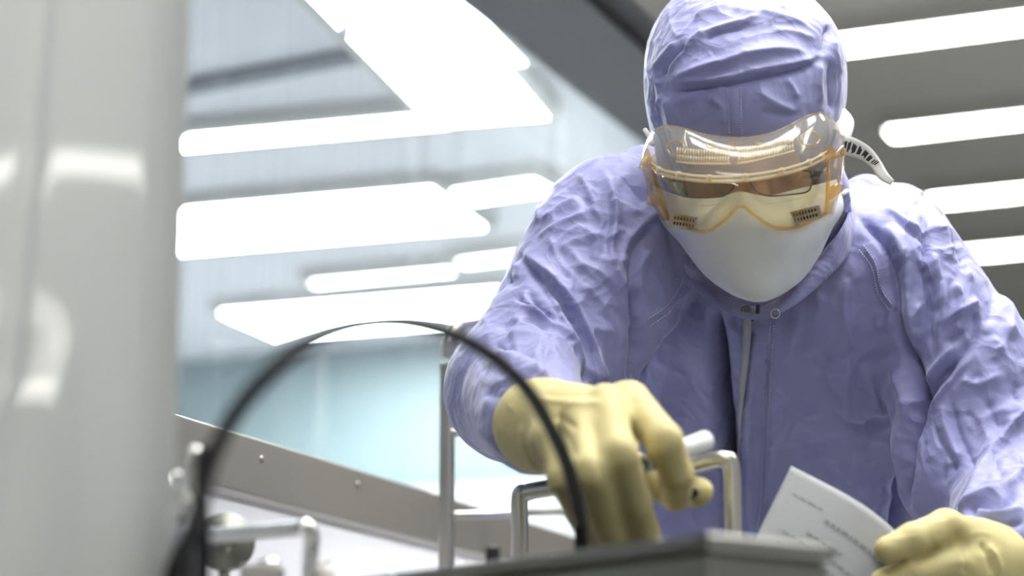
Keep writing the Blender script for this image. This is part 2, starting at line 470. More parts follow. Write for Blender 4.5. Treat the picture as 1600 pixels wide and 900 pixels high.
box('case_lid', C0 + eL * .19 + eR * .062 - UP * .006, (.408, .132, .012), mat('rolled_edge_steel', (.20, .20, .185), .30, 1.0), case, ax, .0055)
for k in (.05, .16, .27, .36):
    lathe('lid_screw', C0 + eL * k + eR * .012 - UP * .001, UP, [(.004, 0), (.004, .002), (.002, .003)], m_chrome, case, 10)

def handle(name, pts, r, label, m, feet=True, n=10, group=None):
    pts = np.asarray(pts, float)
    t = empty(name, (pts[0][0], pts[0][1], BZ), label, 'handle', group)
    tube('grip', spline(pts, n), r, m, t, 14)
    if feet:
        for p in (pts[0], pts[-1]):
            lathe('foot_flange', (p[0], p[1], BZ), UP, [(r * 2.1, 0), (r * 2.1, .004), (r * 1.2, .007)], m, t, 18)
    return t
# big handle whose ends show on both sides of the yellow hand
hl, hr = W(806, 850, 2.16), W(1146, 830, 2.085)
tl, tr = W(812, 778, 2.16), W(1144, 732, 2.085)
tl2, tr2 = W(850, 764, 2.155), W(1085, 727, 2.10)
fl = np.array([tl[0], tl[1], BZ + .003]); fr = np.array([tr[0], tr[1], BZ + .003])
def bend(*pts): return list(pts)
c1 = W(822, 770, 2.16); c2 = W(1132, 718, 2.087)
hp = [fl, (fl + hl) / 2, np.array([tl[0], tl[1], hl[2]]), tl, c1, tl2, tl2 * .5 + tr2 * .5, tr2, W(1112, 720, 2.092), c2, W(1143, 732, 2.085), np.array([tr[0], tr[1], hr[2]]), fr]
handle('lifting_handle', hp, .0082, 'tall bent steel handle standing just behind the gloved writing hand', m_tube)
# small handle on the left
a0 = W(484, 885, 1.80); a1 = W(487, 838, 1.80); a2 = W(478, 823, 1.80); a3 = W(465, 826, 1.80); a4 = W(330, 837, 1.86); a5 = W(318, 842, 1.865); a6 = W(312, 856, 1.87)
f0 = np.array([a0[0] - .006, a0[1], BZ + .003]); f6 = np.array([a6[0], a6[1], BZ + .003])
handle('bar_handle', [f0, a0, a1, a2, a3, a3 * .5 + a4 * .5, a4, a5, a6, f6], .0062, 'low polished bar handle in front of the round steel disc', m_chrome)
# round steel disc on a stem
dc = W(352, 848, 2.02)
disc = empty('round_dial', (dc[0], dc[1], BZ), 'round dull steel disc standing behind the low bar handle', 'disc')
nrm = np.array([.25, -1, .1])
lathe('disc_face', dc, nrm, [(.026, 0), (.0262, .004), (.024, .008), (.010, .009), (.009, .016), (.004, .018)], m_boxsteel, disc, 32)
tube('disc_stem', [dc - nrm * .002, np.array([dc[0], dc[1] + .004, BZ])], .006, m_tube, disc)
# little fittings at the bottom
fit = empty('valve_block', tuple(W(410, 885, 1.78) * [1, 1, 0] + [0, 0, BZ]), 'squat steel valve block beneath the low bar handle', 'fitting')
fc = W(410, 892, 1.78)
box('block', (fc[0], fc[1], (BZ + fc[2] + .004) / 2), (.032, .03, fc[2] + .004 - BZ), m_tube, fit, None, .003)
lathe('cap', (fc[0] + .004, fc[1], fc[2] + .003), UP, [(.010, 0), (.010, .004), (.006, .006)], m_chrome, fit, 18)
lev = W(505, 884, 1.80)
lv = empty('small_lever', (lev[0], lev[1], BZ), 'tiny steel lever with thin pin, beside the bar handle foot', 'lever')
lathe('lever_base', (lev[0], lev[1], BZ), UP, [(.009, 0), (.009, lev[2] - BZ - .006), (.005, lev[2] - BZ)], m_white, lv, 16)
tube('lever_pin', [W(492, 884, 1.80), W(505, 880, 1.80), W(513, 871, 1.80)], .0016, m_chrome, lv, 8)
sc = W(770, 858, 1.90)
sw = empty('black_socket', (sc[0], sc[1], BZ), 'small black socket standing behind the steel case', 'socket')
box('socket_body', (sc[0], sc[1], (BZ + sc[2] + .002) / 2), (.012, .012, sc[2] + .002 - BZ), m_blackp, sw, None, .002)

# chrome knob and rod at the curtain's edge
kc = W(270, 772, 1.70)
kn = empty('chrome_knob', (kc[0], kc[1], BZ), 'polished round knob on a black stem at the curtain edge', 'knob')
lathe('knob_head', kc - UP * .016, UP, [(.007, -.012), (.0085, -.006), (.0105, .0), (.0105, .006), (.0085, .009), (.0085, .012), (.0115, .015), (.0125, .021), (.0115, .026), (.009, .029), (.009, .031), (.006, .032)], m_chrome, kn, 28)
lathe('knob_stem', (kc[0], kc[1], BZ), UP, [(.010, 0), (.010, .02), (.0075, .025), (.0075, kc[2] - .028 - BZ)], m_blackp, kn, 20)
rc = W(300, 722, 1.66)
rd = empty('bent_rod', (rc[0], rc[1], BZ), 'bright chrome rod with rounded hook end above the round knob', 'rod')
tube('rod', spline([(rc[0] + .004, rc[1] + .01, BZ), W(300, 830, 1.665), W(291, 760, 1.66), W(293, 728, 1.66), W(300, 709, 1.66), W(307, 707, 1.665), W(312, 714, 1.67)], 8), .0048, m_chrome, rd, 14)
lathe('collar', (rc[0] + .004, rc[1] + .01, BZ), UP, [(.009, 0), (.009, .006), (.006, .009)], m_chrome, rd, 16)
sb = W(268, 868, 1.60)
bx = empty('black_box', (sb[0], sb[1], BZ), 'blurred black box with pale lid at the foot of the cable', 'box')
hh = W(268, 822, 1.60)[2]
box('box_body', (sb[0], sb[1], (BZ + hh - .012) / 2), (.036, .04, hh - .012 - BZ), m_blackp, bx, None, .003)
box('box_lid', (sb[0], sb[1], hh - .008), (.040, .044, .014), mat('pale_blue_plastic', (.5, .52, .62), .4), bx, None, .003)
pw = W(225, 893, 1.66)
wb = empty('white_tray', (pw[0], pw[1], BZ), 'low white tray beside the curtain at the very bottom', 'tray')
box('tray_body', (pw[0], pw[1], (BZ + pw[2] + .006) / 2), (.075, .05, pw[2] + .006 - BZ), mat('white_plastic', (.75, .75, .76), .4), wb, None, .004)
box('tray_rim', (pw[0], pw[1], pw[2] + .006), (.08, .055, .006), m_white, wb, None, .002)

# ------------------------------------------------------------------ black cable loop
cp = [(908, 850, 1.86), (905, 800, 1.83), (889, 735, 1.79), (862, 672, 1.74), (826, 612, 1.69), (780, 565, 1.63), (720, 528, 1.57), (655, 508, 1.51), (595, 504, 1.46), (530, 516, 1.42),
      (470, 545, 1.39), (412, 592, 1.37), (365, 650, 1.37), (332, 715, 1.39), (314, 780, 1.42), (296, 840, 1.46), (268, 905, 1.50)]
cb = [W(*p) for p in cp]
e0 = cb[0].copy(); e0[2] = BZ + .005
cb = [np.array([e0[0], e0[1] + .01, BZ + .006])] + cb
e1 = cb[-1]
cb += [np.array([e1[0] - .01, e1[1] + .01, BZ + .02]), np.array([e1[0] - .05, e1[1] + .03, BZ + .0052])]
tag(tube('cable', spline(cb, 10), .0056, m_black, None, 14), 'thick black cable arching in a big loop in front of the purple sleeve', 'cable')
c2p = [(322, 700, 1.50), (316, 735, 1.505), (316, 800, 1.51), (318, 860, 1.515), (318, 925, 1.52)]
c2 = [W(*p) for p in c2p]; c2[-1][2] = BZ + .004
tag(tube('hanging_cable', spline(c2, 8), .0052, m_black, None, 14), 'black cable dropping straight down beside the left leg of the big loop', 'cable')
c3 = [W(300, 838, 1.60), W(278, 872, 1.60), W(262, 910, 1.60)]; c3.append(np.array([c3[-1][0] - .01, c3[-1][1], BZ + .002]))
tag(tube('thin_wire', spline(c3, 8), .0016, m_black, None, 8), 'thin black wire slanting down beside the black box', 'wire')

# ------------------------------------------------------------------ steel stand behind the sleeve
def stand():
    d = 2.74
    b = W(698, 870, d); t0 = W(699, 560, d)
    base = np.array([b[0], b[1], 0])
    o = empty('tube_stand', tuple(base), 'upright brushed steel tube stand bending over behind the purple sleeve', 'stand')
    far = W(945, 488, d + .34)
    top = [base, np.array([b[0], b[1], .6]), t0, W(702, 533, d), W(716, 512, d + .01), W(740, 503, d + .02), W(800, 499, d + .06), far]
    tube('post', spline(top[2:], 6), .0085, m_tube, o)
    box('upright', (base + t0) / 2, (.016, .016, t0[2]), m_tube, o, AX, .004)
    b2 = np.array([far[0], far[1], 0])
    tube('far_post', [b2, far], .0085, m_tube, o)
    for py in (676, 806):
        p, q = W(700, py, d), W(945, py - 10, d + .34)
        tube('rung', [p, q], .0055, m_tube, o)
    for q in (base, b2):
        lathe('foot', q, UP, [(.03, 0), (.03, .008), (.012, .02)], m_tube, o, 18)
stand()

# ------------------------------------------------------------------ clear vinyl curtain at the left edge
m_vinyl = bpy.data.materials.new('milky_vinyl'); m_vinyl.use_nodes = True
def _vinyl(m):
    nt = m.node_tree; nt.nodes.clear()
    df = nd(m, 'ShaderNodeBsdfDiffuse'); df.inputs[0].default_value = (.56, .57, .55, 1)
    tl_ = nd(m, 'ShaderNodeBsdfTranslucent'); tl_.inputs[0].default_value = (.64, .65, .63, 1)
    tr = nd(m, 'ShaderNodeBsdfTransparent')
    gl = nd(m, 'ShaderNodeBsdfGlossy'); gl.inputs['Roughness'].default_value = .03
    fr = nd(m, 'ShaderNodeFresnel'); fr.inputs[0].default_value = 1.55
    m1 = nd(m, 'ShaderNodeMixShader'); m1.inputs[0].default_value = .48
    m2 = nd(m, 'ShaderNodeMixShader'); m2.inputs[0].default_value = .0
    m3 = nd(m, 'ShaderNodeMixShader'); out = nd(m, 'ShaderNodeOutputMaterial')
    lk(m, df.outputs[0], m1.inputs[1]); lk(m, tl_.outputs[0], m1.inputs[2])
    lk(m, m1.outputs[0], m2.inputs[1]); lk(m, tr.outputs[0], m2.inputs[2])
    lk(m, fr.outputs[0], m3.inputs[0]); lk(m, m2.outputs[0], m3.inputs[1]); lk(m, gl.outputs[0], m3.inputs[2]); lk(m, m3.outputs[0], out.inputs[0])
_vinyl(m_vinyl)
def curtain():
    nx, nz = 180, 70
    xs = np.linspace(-.62, -.2225, nx); zs = np.linspace(.812, CEIL - .002, nz)
    X, Z = np.meshgrid(xs, zs)
    Y = 1.49 + .10 * (X + .219)
    zz = (Z - .85)
    ridge = lambda c, w, a: a * np.exp(-((X - c) / w) ** 2)
    Y = Y - ridge(-.236 + .004 * np.sin(zz * 5), .004, .0025)                        # hem crease
    Y = Y - ridge(-.345 + .10 * np.clip(zz - .1, -.1, .6) + .008 * np.sin(zz * 9), .006, .003)
    dx = X + .275
    Y = Y + np.where(np.abs(dx) < .16, 0.22 * dx * dx, 0.22 * (.32 * np.abs(dx) - .0256)) - .13 * dx * np.clip(zz - .3, -.5, .5)          # bellies gently towards the room
    Y = Y + .00012 * np.sin(X * 55 + zz * 3)
    sp = lambda t: np.log1p(np.exp(t))
    Y = Y + 0.060 * .006 / (1 + np.exp((X + .288) / .006)) * (sp((zz - .125) / .006) - sp((zz - .235) / .006) - .110 / .006)                         # leans back a little in a low band
    Y = Y + .02 * np.clip((X + .2475) / .025, 0, 1) ** 2                   # the free edge curls back
    G = np.stack([X, Y, Z], -1)
    V = G.reshape(-1, 3); idx = np.arange(nx * nz).reshape(nz, nx)
    Fc = np.stack([idx[:-1, :-1], idx[:-1, 1:], idx[1:, 1:], idx[1:, :-1]], -1).reshape(-1, 4)
    o = link('vinyl_curtain', np_mesh('vinyl_curtain', V, Fc), m_vinyl)
    tag(o, 'milky grey vinyl curtain hanging at the left edge of the picture', 'curtain')
curtain()
# ------------------------------------------------------------------ cloth noise
def vnoise(P, s, seed=0):
    """smooth value noise, -1..1"""
    Q = P * s + seed * 17.31
    i = np.floor(Q).astype(np.int64); f = Q - i; f = f * f * f * (f * (f * 6 - 15) + 10)
    def h(a, b, c):
        n = (a * 73856093) ^ (b * 19349663) ^ (c * 83492791) ^ (seed * 2654435)
        n = (n ^ (n >> 13)) * 1274126177; n = n ^ (n >> 16)
        return (n & 0xFFFF) / 32767.5 - 1
    out = 0
    for a in (0, 1):
        for b in (0, 1):
            for c in (0, 1):
                w = (f[:, 0] if a else 1 - f[:, 0]) * (f[:, 1] if b else 1 - f[:, 1]) * (f[:, 2] if c else 1 - f[:, 2])
                out = out + w * h(i[:, 0] + a, i[:, 1] + b, i[:, 2] + c)
    return out
# ------------------------------------------------------------------ the person: skeleton in camera-frame metres
FEET = W(1195, 1010, 2.80); FEET[2] = 0
person = empty('person', tuple(FEET), 'person in purple hooded clean-room suit bending over with goggles, white mask and pale yellow gloves', 'person')
J = dict(
    shR=K(962, 360, 2.46), elR=K(812, 610, 2.30), foR=K(836, 655, 2.12), wrR=K(852, 672, 2.06),
    shL=K(1405, 425, 2.45), miL=K(1520, 590, 2.42), elL=K(1592, 770, 2.36), foL=K(1572, 868, 2.18), wrL=K(1545, 868, 2.13),
)
def wcam(p):            # world point to camera frame
    return (np.asarray(p, float) - CAMN) @ M_C2W
HIPR, HIPL = FEET + [-.085, 0, .92], FEET + [.085, 0, .92]
ANR, ANL = FEET + [-.13, -.03, .09], FEET + [.14, .05, .09]
KNR, KNL = FEET + [-.11, -.05, .50], FEET + [.115, -.03, .50]
wHIPR, wHIPL, wKNR, wKNL, wANR, wANL = [wcam(x) for x in (HIPR, HIPL, KNR, KNL, ANR, ANL)]
wTOER, wTOEL = wcam(FEET + [-.16, -.20, .045]), wcam(FEET + [.18, -.11, .045])
wHEER, wHEEL = wcam(FEET + [-.12, .02, .05]), wcam(FEET + [.13, .10, .05])
def torso_f(P):
    s = .07
    d = seg(P, K(1075, 440, 2.525), K(1310, 450, 2.49), .098, .100)
    d = smin(d, seg(P, K(1095, 560, 2.58), K(1310, 570, 2.53), .098, .100), s)
    d = smin(d, seg(P, K(1110, 760, 2.65), K(1318, 760, 2.62), .112, .112), s)
    d = smin(d, seg(P, K(1110, 960, 2.70), K(1315, 960, 2.70), .118, .118), s)
    d = smin(d, seg(P, K(1120, 1090, 2.76), K(1300, 1090, 2.76), .124, .124), s)
    d = smin(d, seg(P, K(1180, 330, 2.46), K(1190, 440, 2.48), .075, .09), .05)
    d = smin(d, seg(P, K(1012, 285, 2.56), K(1012, 330, 2.53), .044, .06), .018)
    d = smin(d, seg(P, K(1352, 318, 2.50), K(1360, 360, 2.48), .030, .045), .016)
    d = smin(d, seg(P, K(1408, 332, 2.50), K(1412, 360, 2.48), .030, .045), .016)
    return d
def arm_r(P):
    a = seg(P, J['shR'], J['elR'], .080, .066)
    a = smin(a, seg(P, K(975, 400, 2.42), K(930, 560, 2.36), .075, .05), .05)
    return smin(a, seg(P, J['elR'], J['foR'], .066, .050), .03)
def arm_l(P):
    b = seg(P, J['shL'], J['miL'], .073, .073)
    b = smin(b, seg(P, J['miL'], J['elL'], .073, .072), .02)
    b = smin(b, seg(P, K(1466, 620, 2.41), K(1488, 750, 2.37), .052, .056), .03)
    return smin(b, seg(P, J['elL'], J['foL'], .070, .050), .02)
def suit_f(P):
    t = smax(torso_f(P), -seg(P, K(1078, 395, 2.33), K(1058, 450, 2.375), .034, .022), .02)      # hollow between shoulder and neck
    t = smax(t, -seg(P, K(1018, 520, 2.42), K(1010, 620, 2.44), .020, .022), .02)               # hollow of the armpit
    return smin(smin(t, arm_r(P), .014), arm_l(P), .012)
def legs_f(P):
    d = seg(P, wHIPR, wHIPL, .115, .115)
    d = smin(d, seg(P, wHIPR + [0, .06, -.05], wHIPL + [0, .06, -.05], .112, .112), .05)
    for h, k, a in ((wHIPR, wKNR, wANR), (wHIPL, wKNL, wANL)):
        d = smin(d, smin(seg(P, h, k, .100, .078), seg(P, k, a, .078, .066), .03), .04)
    return d
def boots_f(P):
    d = None
    for a, h, t in ((wANR, wHEER, wTOER), (wANL, wHEEL, wTOEL)):
        q = smin(seg(P, a + (wcam([0, 0, .1]) - wcam([0, 0, 0])), h, .062, .047), seg(P, h, t, .047, .042), .03)
        d = q if d is None else np.minimum(d, q)
    up = to_world(P)[:, 2]
    return smax(d, -(up - .004), .004)
# ---- head frame
AL, RO = math.radians(21), math.radians(5.5)
r0, u0, f0_ = np.array([1, 0, 0.]), np.array([0, math.cos(AL), -math.sin(AL)]), np.array([0, -math.sin(AL), -math.cos(AL)])
Rz = np.array([[math.cos(RO), -math.sin(RO), 0], [math.sin(RO), math.cos(RO), 0], [0, 0, 1]])
HR, HU, HF = Rz @ r0, Rz @ u0, Rz @ f0_           # right in the picture, up, out of the face
HC = K(1165, 226, 2.345)
def hd(x, y, z): return HC + HR * x + HU * y + HF * z
HA = np.stack([HR, HU, HF], 1)
def head_f(P):
    d = ell(P, hd(0, .035, -.01), (.074, .088, .094), HA)                 # skull
    d = smin(d, ell(P, hd(0, -.045, .03), (.058, .075, .062), HA), .04)    # face
    d = smin(d, ell(P, hd(0, -.105, .045), (.028, .02, .026), HA), .03)    # chin
    d = smin(d, seg(P, hd(-.035, .012, .077), hd(.035, .012, .077), .009, .009), .015)  # brow
    d = smin(d, seg(P, hd(0, 0, .090), hd(0, -.040, .110), .007, .012), .012)   # nose
    d = smin(d, seg(P, hd(-.012, -.044, .098), hd(.012, -.044, .098), .008, .008), .008)
    for s in (-1, 1):
        d = smax(d, -ell(P, hd(.032 * s, -.008, .098), (.018, .011, .014), HA), .010)   # eye sockets
        d = smin(d, ell(P, hd(.032 * s, -.008, .076), (.013, .011, .012), HA), .003)    # lids over the eyes
        d = smin(d, ell(P, hd(.076 * s, -.015, -.01), (.008, .03, .018), HA), .008)     # ears
    d = smin(d, seg(P, hd(-.018, -.072, .086), hd(.018, -.072, .086), .006, .006), .008)   # lips
    d = smax(d, -seg(P, hd(-.022, -.073, .095), hd(.022, -.073, .095), .0025, .0025), .004)
    d = smin(d, seg(P, hd(0, -.04, -.04), K(1182, 400, 2.46), .055, .06), .04)
    return d
# ---- hands: chains of knuckles (camera frame)
def chain(P, pts, rads, k=.004):
    d = None
    for a, b, ra, rb in zip(pts, pts[1:], rads, rads[1:]):
        q = seg(P, a, b, ra, rb); d = q if d is None else smin(d, q, k)
    return d
FR = dict(
    index=([K(984, 628, 1.985), K(1036, 690, 1.93), K(1056, 740, 1.945), K(1056, 778, 1.975)], (.0172, .0168, .0152, .0120)),
    middle=([K(945, 632, 1.955), K(966, 712, 1.895), K(992, 785, 1.93), K(1012, 850, 1.97)], (.0175, .0168, .0152, .0130)),
    ring=([K(905, 652, 1.945), K(918, 738, 1.885), K(944, 805, 1.93), K(966, 862, 1.97)], (.0168, .0160, .0145, .0125)),
    pinky=([K(868, 688, 1.96), K(884, 748, 1.915), K(906, 800, 1.945), K(926, 850, 1.97)], (.0155, .0142, .0128, .011)),
    thumb=([K(925, 705, 2.06), K(1000, 738, 2.06), K(1058, 768, 2.04), K(1090, 768, 2.00)], (.019, .0168, .0152, .0125)),
)
def hand_r(P):
    w = J['wrR']
    palm = smin(seg(P, w + [.004, 0, 0], K(930, 655, 1.985), .036, .024), seg(P, K(868, 690, 1.985), K(975, 632, 2.0), .023, .020), .02)
    palm = smin(palm, seg(P, K(880, 700, 2.0), K(960, 690, 2.03), .022, .022), .02)
    d = palm
    for n in ('index', 'middle', 'ring', 'pinky', 'thumb'):
        p, r = FR[n]; d = smin(d, chain(P, p, r), .010)
    return d
def glove_r(P):
    d = hand_r(P)
    c = seg(P, J['wrR'] + [-.004, .003, .02], K(890, 660, 2.02), .043, .034)      # loose gauntlet over the cuff
    return smin(d, c, .018)
FL = dict(
    thumb=([K(1530, 850, 2.13), K(1476, 824, 2.10), K(1425, 842, 2.075), K(1386, 860, 2.065)], (.019, .0165, .0145, .0120)),
    index=([K(1490, 880, 2.09), K(1430, 898, 2.075), K(1375, 912, 2.075), K(1335, 925, 2.08)], (.0155, .0145, .013, .011)),
    middle=([K(1495, 920, 2.10), K(1430, 945, 2.085), K(1375, 955, 2.09), K(1340, 958, 2.10)], (.0155, .0145, .013, .011)),
    ring=([K(1505, 958, 2.11), K(1445, 985, 2.10), K(1395, 992, 2.105), K(1362, 990, 2.115)], (.015, .014, .0125, .011)),
    pinky=([K(1520, 990, 2.13), K(1468, 1015, 2.12), K(1428, 1020, 2.125), K(1400, 1015, 2.13)], (.014, .0125, .0115, .010)),
)
def hand_l(P):
    d = smin(seg(P, J['wrL'] + [.012, -.012, .02], K(1500, 890, 2.12), .034, .028), seg(P, K(1505, 895, 2.11), K(1530, 975, 2.14), .026, .024), .02)
    for n in FL:
        p, r = FL[n]; d = smin(d, chain(P, p, r), .007)
    return d
def glove_l(P):
    return smin(hand_l(P), seg(P, K(1556, 884, 2.17), K(1525, 880, 2.13), .042, .036), .018)

# ---- the body under the clothes: one continuous skin
m_skin = mat('skin', (.52, .29, .22), .5); m_skin.node_tree.nodes['Principled BSDF'].inputs['Subsurface Weight'].default_value = .1
noise_colour(m_skin, 18, (.47, .25, .19), (.56, .32, .25))
def body_f(P):
    d = smin(suit_f(P) + .036, head_f(P), .03)
    d = smin(d, legs_f(P) + .018, .05)
    d = smin(d, boots_f(P) + .012, .02)
    d = smin(d, hand_r(P) + .0025, .01)
    return smin(d, hand_l(P) + .0025, .01)
V, Fc = surface(body_f, np.array([-.10, -1.70, 1.84]), np.array([.66, .34, 3.05]), .0055)
V = relax(V, Fc, 1, .4)
link('body', np_mesh('body', to_world(V), Fc), m_skin, person)

# ------------------------------------------------------------------ purple suit
m_suit = mat('purple_polyester', (.248, .258, .50), .6)
m_suit.node_tree.nodes['Principled BSDF'].inputs['Sheen Weight'].default_value = .35
m_suit.node_tree.nodes['Principled BSDF'].inputs['Sheen Roughness'].default_value = .4
def _creased(m):
    """fine relief of thin woven cloth: sharp-edged facets over a soft grain, and a faint woven grid"""
    tc = nd(m, 'ShaderNodeTexCoord')
    nz = nd(m, 'ShaderNodeTexNoise', i_Scale=7.0, i_Detail=3.0)
    av = nd(m, 'ShaderNodeVectorMath', operation='MULTIPLY_ADD'); av.inputs[1].default_value = (.22, .22, .22)
    lk(m, tc.outputs['Object'], nz.inputs['Vector']); lk(m, nz.outputs['Color'], av.inputs[0]); lk(m, tc.outputs['Object'], av.inputs[2])
    mp = nd(m, 'ShaderNodeMapping'); mp.inputs['Scale'].default_value = (1.25, 1, .75); mp.inputs['Rotation'].default_value = (0, .5, 0)
    vo = nd(m, 'ShaderNodeTexVoronoi', i_Scale=17.0); vo2 = nd(m, 'ShaderNodeTexVoronoi', i_Scale=41.0)
    lk(m, av.outputs[0], mp.inputs[0]); lk(m, mp.outputs[0], vo.inputs['Vector']); lk(m, av.outputs[0], vo2.inputs['Vector'])
    n2 = nd(m, 'ShaderNodeTexNoise', i_Scale=70.0, i_Detail=5.0); lk(m, tc.outputs['Object'], n2.inputs['Vector'])
    b1 = nd(m, 'ShaderNodeBump', i_Strength=.40, i_Distance=.014); lk(m, vo.outputs['Distance'], b1.inputs['Height'])
    b2 = nd(m, 'ShaderNodeBump', i_Strength=.30, i_Distance=.006); lk(m, vo2.outputs['Distance'], b2.inputs['Height']); lk(m, b1.outputs[0], b2.inputs['Normal'])
    b3 = nd(m, 'ShaderNodeBump', i_Strength=.25, i_Distance=.003); lk(m, n2.outputs['Fac'], b3.inputs['Height']); lk(m, b2.outputs[0], b3.inputs['Normal'])
    lk(m, b3.outputs[0], m.node_tree.nodes['Principled BSDF'].inputs['Normal'])
_creased(m_suit)
m_thread = mat('pale_thread', (.60, .60, .80), .7)

def seg2(px, a, b):
    ab = b - a; t = np.clip(((px - a) @ ab) / (ab @ ab), 0, 1)
    q = px - a - t[:, None] * ab
    return np.hypot(q[:, 0], q[:, 1]), np.sign(ab[0] * (px[:, 1] - a[1]) - ab[1] * (px[:, 0] - a[0])), t
def creases(V, N, folds):
    """raise or sink folds along lines on the side of the form that faces the camera.
    fold: (points, width left px, width right px, height mm[, valley]); left/right as one walks along the line"""
    px = to_px(V); h = np.zeros(len(V))
    face = np.clip((-(N * V / np.linalg.norm(V, axis=1, keepdims=True)).sum(1) + .15) / .4, 0, 1)
    for fo in folds:
        pts, wl_, wr_, a = fo[:4]
        pts = spline(np.array(pts, float), 4)
        lo, hi = pts.min(0) - 3 * max(wl_, wr_), pts.max(0) + 3 * max(wl_, wr_)
        I = np.where((px[:, 0] > lo[0]) & (px[:, 0] < hi[0]) & (px[:, 1] > lo[1]) & (px[:, 1] < hi[1]))[0]
        if not len(I): continue
        q = px[I]; best = np.full(len(I), 1e9); sg = np.ones(len(I)); tt = np.zeros(len(I)); n = len(pts) - 1
        for k in range(n):
            d, s, t = seg2(q, pts[k], pts[k + 1])
            m = d < best; best[m] = d[m]; sg[m] = s[m]; tt[m] = (k + t[m]) / n
        w = np.where(sg < 0, wl_, wr_)
        taper = np.clip(np.minimum(tt, 1 - tt) / .22, 0, 1); taper = taper * taper * (3 - 2 * taper)
        if len(fo) > 4 and fo[4] == 'open': taper = np.clip(tt / .2, 0, 1)
        prof = np.exp(-np.abs(best / w) ** 1.2)
        h[I] += a * .00165 * prof * taper
    return h * face
def crumple(V, s, a, seed, squash=(1, 1, 1)):
    """sharp-edged creasing of thin woven cloth"""
    Q = V * np.asarray(squash)
    wv = np.stack([vnoise(Q, s * .6, seed + 5), vnoise(Q, s * .6, seed + 6), vnoise(Q, s * .6, seed + 7)], 1) * (.35 / s)
    r = 1 - np.abs(vnoise(Q + wv, s, seed)) * 1.6
    return a * (np.clip(r, -1, 1) ** 3) * np.clip(.6 + .8 * vnoise(Q, s * .35, seed + 9), 0, 1.3)
